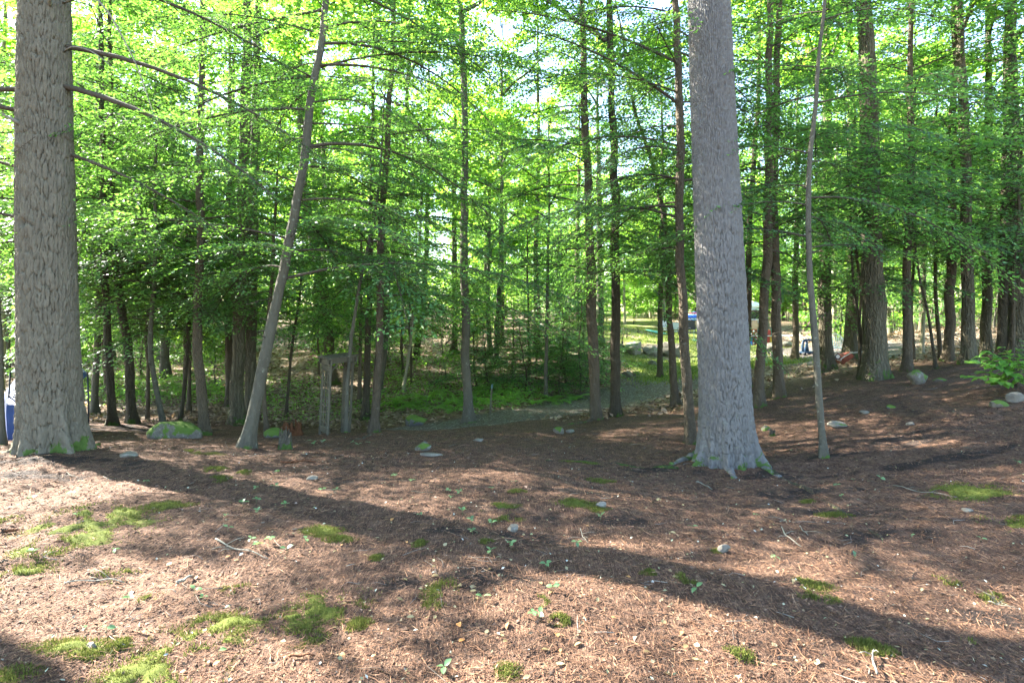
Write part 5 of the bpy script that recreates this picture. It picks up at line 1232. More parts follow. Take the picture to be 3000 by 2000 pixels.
# folding table with crates
dF = 31.0
fb = at_ground(2268, dF)
zt = CAMZ + (HY - 983) / FPX * dF - fb[2]
FT = thing('folding_table', 'long grey folding table behind the sister trunks loaded with coloured boxes', 'table', fb)
tw = 150 / FPX * dF
MB().box((0, 0, zt), (tw, .7, .045)).build("table_top", M['greyp'], FT)
for s_ in (-.42, -.05, .4):
    for t_ in (-.28, .28):
        gz = Hs(fb[0] + s_ * tw, fb[1] + t_) - fb[2]
        MB().tube([(s_ * tw, t_, gz - .03), (s_ * tw, t_, zt - .02)], .016, 6).build("leg", M['black'], FT)
MB().tube([(.12 * tw, .0, zt - .1), (.4 * tw, 0, zt - .45)], .012, 6).build("brace", M['black'], FT)
def crate(px, py0, py1, wpx, mat, label, holes=0, on_table=True, dy=0):
    d = dF + dy
    zz0 = CAMZ + (HY - py1) / FPX * d; zz1 = CAMZ + (HY - py0) / FPX * d
    x = (px - CX) / FPX * d
    if on_table: zz0 = fb[2] + zt + .023
    else: zz0 = Hs(x, d) - .01
    w = wpx / FPX * d; h = zz1 - zz0
    root = thing('storage_crate', label, 'crate', (x, d, zz0), 0, 'coloured crates at the folding table')
    MB().box((0, 0, h / 2), (w, .34, h)).build("bin", mat, root)
    MB().box((0, 0, h + .008), (w * 1.04, .36, .018)).build("lid", mat, root)
    for i in range(holes):
        for j in range(2):
            cx_ = -w / 2 + w * (i + .5) / holes; r = min(w / holes, h / 2) * .36
            MB().tube([(cx_, -.16, h * (.27 + .46 * j)), (cx_, -.176, h * (.27 + .46 * j))], r, 12).build("round_hole", M['black' if (i + j) % 2 else 'white'], root)
    return root
crate(2204, 964, 981, 22, M['orange'], 'orange box with round holes on the folding table, left of the sister trunks', 3)
crate(2224, 966, 981, 14, M['teal'], 'teal box on the folding table, half behind a brown trunk', 2)
crate(2249, 966, 981, 10, M['red'], 'red box on the folding table between the sister trunks', 0)
crate(2259, 966, 981, 8, M['teal'], 'green box on the folding table beside the red box', 0)
crate(2195, 986, 1006, 12, M['blue'], 'blue crate on the ground under the left end of the folding table', 0, False, -.1)
crate(2207, 986, 1006, 13, M['red'], 'red crate with round holes on the ground under the folding table', 2, False, -.1)
crate(2247, 986, 1012, 9, M['red'], 'tall red crate under the folding table between the sister trunks', 0, False, -.1)
crate(2256, 986, 1012, 9, M['yellow'], 'yellow crate under the folding table between the sister trunks', 0, False, -.1)

# green mat, chairs, striped parasol
dM = 32.5
mb_ = at_ground(2020, dM)
mm = MB(); n = 12
uu, vv = np.meshgrid(np.linspace(-2.2, 2.6, n), np.linspace(-1.0, 1.6, n))
zz = H(mb_[0] + uu, mb_[1] + vv) - mb_[2] + .05
i = (np.arange(n - 1)[:, None] * n + np.arange(n - 1)[None]).reshape(-1)
mm.add(np.stack([uu, vv, zz], -1).reshape(-1, 3), np.stack([i, i + 1, i + 1 + n, i + n], 1)); mm.add(np.stack([uu, vv, zz - .015], -1).reshape(-1, 3), np.stack([i, i + n, i + 1 + n, i + 1], 1))
tag(mm.build("ground_mat", M['mat'], None, loc=mb_), "green outdoor mat on the lawn under the chairs", "mat")
def folding_chair(px, d, rz, mat, label, sc=1.0, low=False):
    b = at_ground(px, d); b[2] += .05
    root = thing('camp_chair', label, 'chair', b, rz, 'chairs on the green mat'); root.scale = (sc,) * 3
    sh = .28 if low else .44
    MB().box((0, 0, sh), (.5, .46, .03)).build("seat", mat, root)
    bk = MB(); bk.bar((-.24, .22, sh + .1), (-.24, .34, .95 if not low else .8), .02, .02) if False else None
    M2 = Matrix.Rotation(R(-14), 3, 'X')
    MB().box((0, .30, sh + .34), (.5, .025, .46), M=None).build("backrest", mat, root)
    for s_ in (-.25, .25):
        MB().tube([(s_, -.26, 0), (s_, .28, sh + .1), (s_, .33, sh + .6)], .014, 6).build("rear_frame", M['black'], root)
        MB().tube([(s_, .30, 0), (s_, -.22, sh + .02), (s_, -.24, sh + .22), (s_, .26, sh + .24)], .014, 6).build("front_frame", M['black'], root)
    return root
folding_chair(1955, 32.0, R(30), M['greyp'], 'low grey lounge chair on the mat, left of the cord-bound trunk', .85, True)
folding_chair(1975, 31.8, R(-25), M['greyp'], 'low grey lounge chair on the mat, right of the cord-bound trunk', .85, True)
folding_chair(2031, 31.6, R(10), M['black'], 'black high-backed chair on the mat under the striped parasol', 1.15)
def mat_stripes():
    t = NT("striped_parasol_cloth"); co = t.coords()
    z = t.n("SeparateXYZ", {0: co}).outputs[2]
    f = t.math('FRACT', t.math('MULTIPLY', z, 2.1))
    c = t.ramp(f, [(0, (.03, .12, .5)), (.28, (.6, .65, .7)), (.40, (.55, .03, .05)), (.58, (.05, .25, .6)), (.8, (.6, .65, .7)), (.9, (.02, .06, .3))], 'CONSTANT').outputs[0]
    return t.surf(t.pbr(c, .7, None, .2))
pb = at_ground(2033, 33.0)
PA = thing('parasol', 'parasol with blue, red and white stripes on a thin pale pole', 'parasol', pb)
zp = CAMZ + (HY - 936) / FPX * 33.0 - pb[2]
MB().tube([(0, 0, -.1), (0, 0, zp + .5)], .018, 8).build("pole", M['white'], PA, True)
k = 10; aa = np.linspace(0, 2 * np.pi, k, endpoint=False); Rp = .82
ring = lambda r, z: np.stack([r * np.cos(aa), r * np.sin(aa), np.full(k, z)], 1)
V, Q, _c2 = loft([ring(Rp, zp), ring(Rp * .97, zp + .18), ring(Rp * .62, zp + .34), ring(.03, zp + .46)])
MB().add(V, Q[:, ::-1]).add(V * [.985, .985, 1] - [0, 0, .012], Q).build("canopy", mat_stripes(), PA)
for q in range(5):
    a_ = aa[q * 2]; MB().tube([(0, 0, zp + .4), (Rp * .9 * math.cos(a_), Rp * .9 * math.sin(a_), zp + .16)], .006, 4).build("rib", M['zinc'], PA)

# string of hanging bulbs from trunk to trunk before the lawn
pts = [P(1812, 1006, 13.0), P(1826, 984, 15.0), P(1860, 963, 18), P(1893, 951, 17), P(1926, 938, 16), P(1955, 918, 13.9)]
sb = at_ground(1880, 17)
SL = thing('string_lights', 'black cord with hanging bulbs strung between the path trunks', 'string lights', sb)
sp = spline(pts, 40)
MB().tube(sp - sb, .004, 5).build("cord", M['black'], SL, True)
for px, ii in ((1823, 7), (1858, 15), (1893, 23), (1922, 31), (1943, 36)):
    q = sp[ii] - sb; s_ = 1.0
    o = MB().tube([q, q - [0, 0, .09]], .014, 7).build("socket", M['black'], SL, True)
    MB().tube([q - [0, 0, .09], q - [0, 0, .12], q - [0, 0, .15], q - [0, 0, .17]], [.012, .024, .02, .004], 8).build("bulb", M['glass'], o, True)
# timber edging on the lawn
for px, py, w, h, m_, lb in ((1783, 1013, 10, 9, 'tan', 'short sawn timber end at the lawn edge, left of the furrowed trunk'), (1820, 1024, 12, 8, 'stump', 'dark short timber end on the lawn edge, right of the furrowed trunk')):
    b = at_ground(px, 25.2); b[2] += .42 if False else .0
    o = MB().bar((0, -.3, .09), (.1, 1.1, .10), w / FPX * 25, h / FPX * 25).build('landscape_timber', M[m_], None, loc=b + [0, 0, .05]); tag(o, lb, 'timber')
b = at_ground(1900, 25.4)
o = MB().tube([(-1.5, -.05, .05), (-.4, .02, .08), (.8, .0, .06), (1.5, .06, .05)], .03, 6).build('edging_hose', M['black'], None, loc=b + [0, 0, .03]); tag(o, 'dark hose edging lying along the top of the boulder row', 'hose')

# white plastic chair, wheelbarrow, dark blue frame
wb = at_ground(2446, 17.6)
WC = thing('plastic_chair', 'white moulded plastic chair with slotted back behind the wheelbarrow', 'chair', wb, R(-28)); WC.scale = (.92,) * 3
MB().box((0, 0, .42), (.46, .44, .03)).build("seat", M['white'], WC)
bkp = WC
for k in range(7):
    x = -.18 + .06 * k
    MB().bar((x, .2, .44), (x * 1.05, .33, .80 - .7 * x * x), .03, .012).build("back_slat", M['white'], WC)
MB().tube(spline([(-.24, .2, .45), (-.24, .31, .70), (-.13, .345, .83), (0, .35, .87), (.13, .345, .83), (.24, .31, .70), (.24, .2, .45)], 20), .02, 6).build("back_rim", M['white'], WC, True)
for s_ in (-1, 1):
    MB().tube(spline([(s_ * .25, .28, .66), (s_ * .27, .1, .66), (s_ * .27, -.2, .65), (s_ * .26, -.25, .6), (s_ * .24, -.26, .0)], 14), .022, 6).build("arm", M['white'], WC, True)
    MB().bar((s_ * .22, -.2, .42), (s_ * .25, -.25, -.02), .04, .04).build("leg", M['white'], WC); MB().bar((s_ * .21, .2, .42), (s_ * .24, .30, -.02), .04, .04).build("leg", M['white'], WC)
hb = hit(2462, 1066)
WB = thing('wheelbarrow', 'upturned wheelbarrow with rusty red tray, small wheel and pale tube handles', 'wheelbarrow', hb)
u = hb[1] / FPX
def wq(px, py, dy=0.0): return np.array([(px - 2462) * u, dy, (1066 - py) * u])
lo = [wq(2441, 1052, -.15), wq(2452, 1068, -.25), wq(2488, 1042, -.25), wq(2480, 1030, -.15)]
hi = [wq(2446, 1046, .45), wq(2456, 1052, .5), wq(2494, 1050, .5), wq(2486, 1036, .45)]
tr = MB(); A = np.array(lo + hi)
inner = A.mean(0) + (A - A.mean(0)) * .93
tr.add(A, [[0, 1, 2, 3], [0, 4, 5, 1], [1, 5, 6, 2], [2, 6, 7, 3], [3, 7, 4, 0]]); tr.add(inner, [[3, 2, 1, 0], [1, 5, 4, 0], [2, 6, 5, 1], [3, 7, 6, 2], [0, 4, 7, 3]])
tr.add(np.concatenate([A[4:], inner[4:]]), [[0, 4, 5, 1], [1, 5, 6, 2], [2, 6, 7, 3], [3, 7, 4, 0]])
tr.build("tray", M['rust'], WB)
wc = wq(2438, 1042, -.25)
whl = MB().tube([wc + [0, -.03, 0], wc + [0, .03, 0]], .075, 18).build("wheel", M['black'], WB)
MB().tube([wc + [0, -.036, 0], wc + [0, .036, 0]], .052, 14).build("rim", M['zinc'], whl)
MB().tube(spline([wq(2446, 1050, -.25), wq(2452, 1046, -.27), wq(2462, 1039, -.28), wq(2476, 1032, -.28), wq(2490, 1030, -.28), wq(2508, 1028, -.28)], 16), .012, 7).build("handle", M['zinc'], WB, True)
MB().tube(spline([wq(2442, 1040, .1), wq(2454, 1030, .1), wq(2468, 1036, .05), wq(2490, 1034, .1), wq(2504, 1032, .1)], 16), .012, 7).build("handle", M['zinc'], WB, True)
MB().tube([wq(2441, 1052, -.2), wq(2446, 1054, -.28), wq(2449, 1048, -.28)], .012, 6).build("axle_bracket", M['zinc'], WB)
nb_ = hit(2362, 1039)
u = nb_[1] / FPX
NV = thing('toy_frame', 'dark blue plastic frame with two uprights on the gravel beside the stilt-rooted trunk', 'toy frame', nb_, R(12))
MB().box((.06, 0, 8 * u), (40 * u, .30, 5 * u)).build("base", M['navy'], NV)
MB().tube(spline([(-11 * u, 0, 8 * u), (-12 * u, 0, 25 * u), (-8 * u, .02, 40 * u), (6 * u, .03, 44 * u), (24 * u, .03, 42 * u)], 14), .045, 8).build("roll_bar", M['navy'], NV, True)
MB().tube([(2 * u, .02, 8 * u), (3 * u, .03, 26 * u), (3 * u, .03, 42 * u)], [.10, .06, .04], 8).build("upright", M['navy'], NV, True)
for s_ in (-.17, .22):
    for t_ in (-.12, .12): MB().tube([(s_, t_ - .04, .05), (s_, t_ + .04, .05)], .055, 10).build("foot_wheel", M['black'], NV)
# ------------------------------------------------------------------ surface roots
def root_run(parent_idx, pxs, r0, r1, mat, name="root", sink=.35):
    rootobj, path, rad, base, dd = TREE[parent_idx]
    pts = []
    for k, (px, py) in enumerate(pxs):
        p = hit(px, py); pts.append(p)
    pts = spline(np.array(pts), 26)
    pts[:, 2] = H(pts[:, 0], pts[:, 1])
    rr = np.linspace(r0, r1, 26) * (1 + .12 * np.sin(np.arange(26) * 1.3))
    pts[:, 2] += -sink * rr + .012 * np.sin(np.arange(26) * .8)
    MB().tube(pts - base, rr, 9).build(name, mat, rootobj, True)
root_run(1, [(2110, 1330), (2138, 1375), (2152, 1402)], .10, .035, M['bark_pine_r'])
root_run(1, [(2190, 1340), (2245, 1375), (2285, 1398)], .09, .025, M['bark_pine_r'])
root_run(1, [(2060, 1320), (2010, 1345), (1965, 1362)], .10, .03, M['bark_pine_r'])
root_run(1, [(2240, 1368), (2330, 1420), (2450, 1490), (2580, 1575)], .06, .02, M['bark_dark'], sink=.72)
root_run(1, [(1985, 1372), (1860, 1368), (1740, 1355), (1600, 1350)], .055, .02, M['bark_dark'], sink=.72)
root_run(0, [(215, 1290), (262, 1302), (290, 1305)], .09, .03, M['bark_pine'])
root_run(0, [(80, 1310), (45, 1318), (20, 1326)], .09, .03, M['bark_pine'])
for pxs in ([(2330, 1040), (2312, 1058), (2290, 1072)], [(2332, 1040), (2350, 1060), (2376, 1070)], [(2330, 1042), (2333, 1062), (2336, 1075)]):
    rootobj, path, rad, base, dd = TREE[36]
    a = base + [0, 0, .34]; g = hit(*pxs[2]); m_ = (a + g) / 2 + [0, -.05, .06]
    MB().tube(spline([a, m_, g - [0, 0, .04]], 10), [.085] * 3 + list(np.linspace(.08, .03, 7)), 8).build("stilt_root", M['bark_pale'], rootobj, True)
root_run(17, [(1085, 1275), (1060, 1285), (1025, 1290)], .035, .012, M['bark_hem'])
root_run(28, [(1735, 1232), (1690, 1240), (1650, 1246)], .05, .015, M['bark_hem'])

# stubs and dead limbs on the massive furrowed pine
ro, path, rad, base, dd = TREE[0]
def on_trunk(idx, px, py, out=0.02):
    ro, path, rad, base, dd = TREE[idx]
    p = P(px, py, dd); hz = p[2]; c = np.array([np.interp(hz, path[:, 2], path[:, k]) for k in range(3)]); r = float(np.interp(hz, path[:, 2], rad))
    x = np.clip(p[0] - c[0], -r * .97, r * .97); return np.array([c[0] + x, c[1] - math.sqrt(max(0, r * r - x * x)) - out, hz])
for pts_, rr in (([(118, 388), (105, 372), (92, 362)], .022),):
    q = [on_trunk(0, *pts_[0], -.05)] ; q += [q[0] + [(-.05), -.10, .05], q[0] + [-.10, -.16, .085]]
    MB().tube(np.array(q) - base, [.03, .02, .008], 7).build("branch_stub", M['dead'], ro, True)
q0 = on_trunk(0, 183, 45, -.04); q = [q0, q0 + [.09, -.12, .05], q0 + [.20, -.16, .10], q0 + [.34, -.2, .11], q0 + [.46, -.15, .15]]
MB().tube(spline(np.array(q), 10) - base, np.linspace(.022, .006, 10), 6).build("branch_stub", M['dead'], ro, True)
q0 = on_trunk(0, 203, 160, -.03); q = [q0, q0 + [.12, -.06, .03], q0 + [.35, -.08, -.02], q0 + [.62, -.05, -.22]]
MB().tube(spline(np.array(q), 10) - base, np.linspace(.012, .004, 10), 5).build("dead_limb", M['dead'], ro, True)
q0 = on_trunk(0, 222, 20, -.02); q = [q0, q0 + [.35, -.05, .05], q0 + [.75, .0, -.5], q0 + [1.0, .05, -1.2], q0 + [1.12, .05, -1.55]]
MB().tube(spline(np.array(q), 14) - base, np.linspace(.014, .003, 14), 5).build("dead_limb", M['dead'], ro, True)

# ------------------------------------------------------------------ needles, chips and leaf litter on the ground
def ground_tris(rs, n, px_lim, ymin, ymax, gen, power=1.0):
    y = ymin + (ymax - ymin) * rs.random(n) ** power
    x = (rs.uniform(px_lim[0], px_lim[1], n) - CX) / FPX * y
    return gen(rs, x, y)
rs = np.random.default_rng(11)
def mat_chips(name, stops, rough=.85):
    t = NT(name); c = t.ramp(t.attr("tip"), stops).outputs[0]; return t.surf(t.pbr(c, rough, None, .15))
M['needles'] = mat_chips("dry_needles", [(0, (.035, .018, .011)), (.4, (.105, .052, .030)), (.8, (.235, .125, .068)), (1, (.36, .23, .14))])
M['chips'] = mat_chips("bark_chips", [(0, (.022, .014, .01)), (.5, (.09, .055, .037)), (.9, (.2, .125, .085)), (1, (.34, .25, .19))])
n = 52000
y = 2.2 + 7.5 * rs.random(n) ** 1.7; x = (rs.uniform(-150, 3150, n) - CX) / FPX * y
ok = (zone_gravel(x, y) < .5); x, y = x[ok], y[ok]; n = len(x)
z = H(x, y); a = rs.normal(0.5, 1.0, n); L = rs.uniform(.05, .13, n) * (0.8 + .06 * y); w = rs.uniform(.0014, .0026, n) * (.8 + .12 * y)
dv = np.stack([np.cos(a), np.sin(a), rs.normal(0, .12, n)], 1); pv = np.stack([-np.sin(a), np.cos(a), rs.normal(0, .5, n)], 1)
c = np.stack([x, y, z + rs.uniform(.002, .014, n)], 1)
tri = np.stack([c - dv * L[:, None] / 2, c + dv * L[:, None] / 2, c + pv * w[:, None] + dv * L[:, None] * .1], 1)
o = link("pine_needle_litter", leaf_mesh("pine_needle_litter", tri, np.clip(rs.beta(2, 2, n), 0, 1), M['needles'])); tag(o, "dry brown pine needles strewn over the foreground", kind="stuff")
n = 90000
y = 2.2 + 5.5 * rs.random(n) ** 1.5; x = (rs.uniform(-100, 3100, n) - CX) / FPX * y
z = H(x, y)
c = np.stack([x, y, z + rs.uniform(0, .006, n)], 1); s = rs.uniform(.004, .012, n)[:, None] * (.75 + .1 * y[:, None])
o3 = rs.normal(0, 1, (n, 3, 3)) * np.array([1, 1, .45]); tri = c[:, None] + o3 * s[:, None] * .8
o = link("bark_chip_litter", leaf_mesh("bark_chip_litter", tri, rs.beta(1.6, 2.4, n), M['chips'])); tag(o, "crumbled bark and duff between the needles", kind="stuff")
rs = np.random.default_rng(61); n = 2600
y = 2.3 + 7.0 * rs.random(n) ** 1.4; x = (rs.uniform(-50, 3050, n) - CX) / FPX * y
nv = unit(UP + rs.normal(0, .5, (n, 3))); dv = rs.normal(0, 1, (n, 3)); dv = unit(dv - nv * (dv * nv).sum(1)[:, None]); ln = rs.uniform(.008, .030, n)
V, F = kites(np.stack([x, y, H(x, y) + rs.uniform(.004, .014, n)], 1), nv, dv, ln, ln * rs.uniform(.4, .8, n), .2)
M['flecks'] = mat_chips("pale_litter_flecks", [(0, (.10, .06, .035)), (.45, (.2, .15, .09)), (.75, (.24, .25, .13)), (1, (.42, .42, .38))])
o = link("fleck_litter", mesh_new("fleck_litter", V, [F], [M['flecks']], None, False, {"tip": np.repeat(rs.random(n), 4)})); tag(o, "tiny pale leaf and lichen flecks among the needles", kind="stuff")
tw = MB()
for q in range(420):
    yy = 2.4 + 8 * rs.random() ** 1.3; xx = (rs.uniform(-50, 3050) - CX) / FPX * yy; a_ = rs.uniform(0, 3.14); L_ = rs.uniform(.04, .2)
    pt = np.array([[xx, yy], [xx + math.cos(a_) * L_ / 2, yy + math.sin(a_) * L_ / 2], [xx + math.cos(a_ + rs.normal(0, .3)) * L_, yy + math.sin(a_ + rs.normal(0, .3)) * L_]])
    r_ = rs.uniform(.0012, .0032)
    tw.tube(np.column_stack([pt, H(pt[:, 0], pt[:, 1]) + r_ + rs.uniform(0, .012, 3)]), [r_, r_ * .8, r_ * .4], 4, a=rs.random())
M['twigbits'] = mat_chips("twig_bits", [(0, (.03, .02, .014)), (.5, (.09, .07, .055)), (1, (.22, .2, .17))])
o = tw.build("twig_litter", M['twigbits'], None, True, attr="tip"); tag(o, "thin broken twig bits lying in the needle litter", kind="stuff")
rs = np.random.default_rng(12)
M['deadleaf'] = mat_leaf("dead_leaves", (.07, .045, .028), (.19, .13, .085), (.36, .28, .20), (.3, .2, .1), .2, .8, .15)
n = 26000
y = 11.5 + 26 * rs.random(n) ** 1.2; x = (rs.uniform(-100, 3100, n) - CX) / FPX * y
ok = (zone_gravel(x, y) < .45) & (zone_grass(x, y) < .35) & (rs.random(n) < sstep(11, 15, y + np.where(x > 5, -1.5, 1.0)) + .1); x, y = x[ok], y[ok]; n = len(x)
z = H(x, y) + rs.uniform(.01, .05, n); nr_ = unit(UP + rs.normal(0, .4, (n, 3))); dv = rs.normal(0, 1, (n, 3)); dv = unit(dv - nr_ * (dv * nr_).sum(1)[:, None])
ln = rs.uniform(.06, .13, n) * (1 + .015 * y)
V, F = kites(np.stack([x, y, z], 1), nr_, dv, ln, ln * .65, .2)
o = link("leaf_litter", mesh_new("leaf_litter", V, [F], [M['deadleaf']], None, False, {"tip": np.repeat(rs.random(n), 4)})); tag(o, "pale dead leaves covering the slopes of the wood", kind="stuff")

# ------------------------------------------------------------------ moss
def mat_moss():
    t = NT("moss"); co = t.coords(); a = t.noise(co, 25, 4, .65); b = t.attr("tip")
    c = t.ramp(t.math('ADD', t.math('MULTIPLY', a, .6), t.math('MULTIPLY', b, .5)), [(.2, (.045, .058, .013)), (.55, (.11, .13, .026)), (.85, (.21, .215, .055))]).outputs[0]
    p = t.pbr(c, .9, t.bump(t.noise(co, 160, 3, .7), 1.0, .01), .1); tl = t.n("BsdfTranslucent", {"Color": c}); mx = t.n("MixShader", {0: .2})
    t.t.links.new(p.outputs[0], mx.inputs[1]); t.t.links.new(tl.outputs[0], mx.inputs[2]); return t.surf(mx)
M['moss'] = mat_moss()
MOSS = [(250, 1545, .52, .24), (330, 1510, .36, .13), (150, 1600, .22, .09), (50, 1690, .16, .10), (20, 1530, .1, .05), (490, 1482, .2, .06), (620, 1330, .16, .06), (590, 1325, .2, .05), (630, 1375, .13, .05), (640, 1405, .12, .05), (715, 1385, .06, .04), (420, 1985, .32, .12), (560, 1900, .26, .10), (670, 1830, .24, .08),
        (930, 1800, .26, .12), (900, 1860, .12, .06), (940, 1560, .16, .06), (1000, 1580, .12, .04), (690, 1728, .08, .03), (1460, 1488, .22, .06), (1480, 1520, .13, .04), (1690, 1475, .20, .07), (1740, 1495, .12, .04), (1290, 1735, .10, .07), (1270, 1775, .07, .04), (1030, 1790, .10, .06), (1050, 1830, .06, .04),
        (1580, 1768, .05, .03), (1230, 1595, .05, .03), (1430, 1590, .06, .03), (1700, 1357, .25, .04), (1760, 1410, .15, .04), (2380, 1470, .14, .04), (2440, 1510, .14, .04), (2380, 1720, .12, .05), (2400, 1755, .12, .04), (2830, 1445, .34, .12), (2985, 1535, .26, .08), (2760, 1700, .12, .03), (2540, 1895, .10, .03), (2570, 1912, .1, .03),
        (2150, 1920, .10, .03), (1900, 1680, .05, .02), (2010, 1700, .06, .03), (2100, 1618, .05, .02), (1640, 1820, .06, .03), (1490, 1970, .06, .04), (30, 1990, .1, .04), (200, 1900, .2, .05), (350, 1895, .06, .03), (260, 1930, .04, .02), (450, 1760, .07, .03), (2910, 1755, .1, .03), (1100, 1640, .05, .02), (1520, 1440, .1, .03), (345, 1690, .12, .04), (2860, 1880, .06, .02)]
mo = MB(); rs = np.random.default_rng(5)
btri = []; btip = []
for k, (px, py, rx, ry) in enumerate(MOSS):
    c = hit(px, py); nr, na = 14, 40
    f = np.linspace(0, 1, nr); aa = np.linspace(0, 2 * np.pi, na, endpoint=False)
    FR, AA = np.meshgrid(f, aa, indexing='ij')
    edge = 1 + .55 * fbm(np.cos(AA) * 1.6 + k * 3, np.sin(AA) * 1.6, 80 + k, 3)
    X = c[0] + rx * FR * edge * np.cos(AA); Y = c[1] + ry * 2.0 * FR * edge * np.sin(AA)
    Z = H(X, Y) + (.011 + .008 * min(1, rx / .3)) * (1 - FR ** 2) * (.75 + .8 * fbm(X * 16, Y * 16, 90, 2)) - .014 * FR - (.002 if rx > .15 else .009) + .085 * np.minimum(.14, fbm(X * 8, Y * 8, 97, 4))
    i = np.arange(nr - 1)[:, None] * na; j = np.arange(na)[None]; j2 = (j + 1) % na
    mo.add(np.stack([X, Y, Z], -1).reshape(-1, 3), np.stack([i + j, i + na + j, i + na + j2, i + j2], -1).reshape(-1, 4), a=(.35 + .3 * fbm(X * 9, Y * 9, 95, 2)).reshape(-1))
    m = int(1700 * min(1.0, (rx * ry / .02) ** .6) + 250)
    rr = np.sqrt(rs.random(m)) * 1.12; a2 = rs.uniform(0, 6.283, m); e2 = 1 + .55 * fbm(np.cos(a2) * 1.6 + k * 3, np.sin(a2) * 1.6, 80 + k, 3)
    bx = c[0] + rx * rr * e2 * np.cos(a2); by = c[1] + ry * 2 * rr * e2 * np.sin(a2)
    bz = H(bx, by) + (.016 + .012 * min(1, rx / .3)) * np.clip(1 - rr ** 2, 0, 1) * .75 - .006
    b3 = np.stack([bx, by, bz], 1); hgt_ = rs.uniform(.008, .026, m); dd_ = rs.uniform(0, 6.28, m); ww = .003
    pv = np.stack([np.cos(dd_), np.sin(dd_), 0 * dd_], 1) * ww
    btri.append(np.stack([b3 - pv, b3 + pv, b3 + np.stack([rs.normal(0, .006, m), rs.normal(0, .006, m), hgt_], 1)], 1)); btip.append(rs.beta(2, 2, m))
rng2 = np.random.default_rng(3); bt = np.concatenate(btri); kp = fbm(bt[:, 0, 0] * 8, bt[:, 0, 1] * 8, 97, 4) > -.09 + .25 * (rng2.random(len(bt)) - .5); bt = bt[kp]; btip = [np.concatenate(btip)[kp]]; mo.add(bt.reshape(-1, 3), np.arange(3 * len(bt)).reshape(-1, 3), a=np.repeat(np.concatenate(btip), 3))
o = mo.build("moss", M['moss'], None, True, attr="tip"); tag(o, "bright green moss cushions on the foreground floor", kind="stuff")

# ------------------------------------------------------------------ seedlings, fallen leaves, sticks, cone
def blade(L, W, n=6, curl=.15, name="leaf", mat=None, tipv=.5, seed=0):
    t = np.linspace(0, 1, n); wd = W * np.sin(np.pi * t ** .85) ** .8 / 2
    mid = np.stack([L * t, 0 * t, curl * L * (t - t * t) * 1.5 - curl * .4 * L * t * t], 1)
    l = mid + np.stack([0 * t, wd, .22 * wd], 1); r = mid + np.stack([0 * t, -wd, .22 * wd], 1)
    V = np.concatenate([mid, l, r]); i = np.arange(n - 1)
    Q = np.concatenate([np.stack([i, i + 1, n + i + 1, n + i], 1), np.stack([i, 2 * n + i, 2 * n + i + 1, i + 1], 1)])
    return mesh_new(name, V, [Q], [mat], None, True, {"tip": np.full(len(V), tipv)})
SEEDL = [blade(.055, .034, 6, c_, "leaf", M['seedling'], t_) for c_, t_ in ((.1, .3), (.2, .5), (.15, .75))]
M['stem'] = mat_plain("green_stem", (.09, .13, .05), .6)
STEM = MB().tube([(0, 0, -.02), (.003, 0, .03), (0, .002, .05)], .0016, 5).mesh("stem", M['stem'], True)
SEED = [(210, 1455, 5), (95, 1470, 3), (225, 1520, 2), (430, 1420, 4), (750, 1440, 4), (812, 1390, 4), (752, 1475, 3), (712, 1485, 3), (835, 1490, 3), (808, 1438, 3), (945, 1445, 4), (985, 1445, 3), (755, 1510, 4), (660, 1520, 3), (668, 1558, 2), (735, 1592, 3), (755, 1610, 4), (790, 1595, 4), (840, 1625, 2), (895, 1595, 2),
        (95, 1635, 4), (335, 1620, 3), (570, 1745, 2), (595, 1765, 3), (675, 1790, 1), (310, 1865, 2), (250, 1855, 2), (380, 1770, 3), (640, 1935, 1), (1155, 1400, 5), (1205, 1418, 4), (1315, 1442, 4), (1345, 1450, 4), (1440, 1440, 3), (1510, 1418, 3), (1320, 1462, 3), (1230, 1515, 3), (1355, 1510, 3), (1380, 1535, 3), (1385, 1568, 4),
        (1440, 1545, 3), (1495, 1608, 4), (1435, 1630, 3), (1690, 1600, 4), (1600, 1670, 3), (1760, 1525, 3), (1560, 1810, 4), (1580, 1822, 3), (1620, 1735, 3), (1300, 1985, 3), (1415, 1770, 2), (2030, 1555, 2), (2215, 1518, 2), (2450, 1430, 3), (2465, 1462, 2), (2505, 1640, 2), (2270, 1645, 3), (2670, 1578, 2), (2980, 1365, 3), (2580, 1410, 2),
        (920, 1305, 5), (945, 1300, 4), (1050, 1310, 4), (1035, 1302, 3), (905, 1300, 3), (1080, 1305, 3), (2500, 1412, 2), (2585, 1590, 1), (2040, 1740, 2), (2875, 1590, 2)]
rs = np.random.default_rng(21)
for k, (px, py, nl) in enumerate(SEED):
    p = hit(px, py); root = thing('seedling', 'tiny seedling with a few oval green leaves in the needle litter', 'seedling', p, rs.uniform(0, 6.28), 'tiny seedlings on the forest floor')
    s_ = rs.uniform(.42, .72) * (1 + .05 * p[1]); root.scale = (s_,) * 3
    link("stem", STEM, root)
    for q in range(nl):
        a_ = 6.283 * q / nl + rs.normal(0, .3)
        link("leaf", SEEDL[rs.integers(3)], root, (.004 * math.cos(a_), .004 * math.sin(a_), .045 + .006 * rs.random()), (rs.normal(0, .25), rs.normal(-.15, .25), a_))
M['fallen'] = mat_leaf("fallen_leaf", (.16, .11, .05), (.26, .21, .10), (.36, .30, .18), (.4, .3, .1), .25, .6, .25)
M['fallen_or'] = mat_leaf("fallen_orange_leaf", (.30, .13, .04), (.42, .2, .07), (.45, .28, .12), (.4, .2, .05), .2, .6, .25)
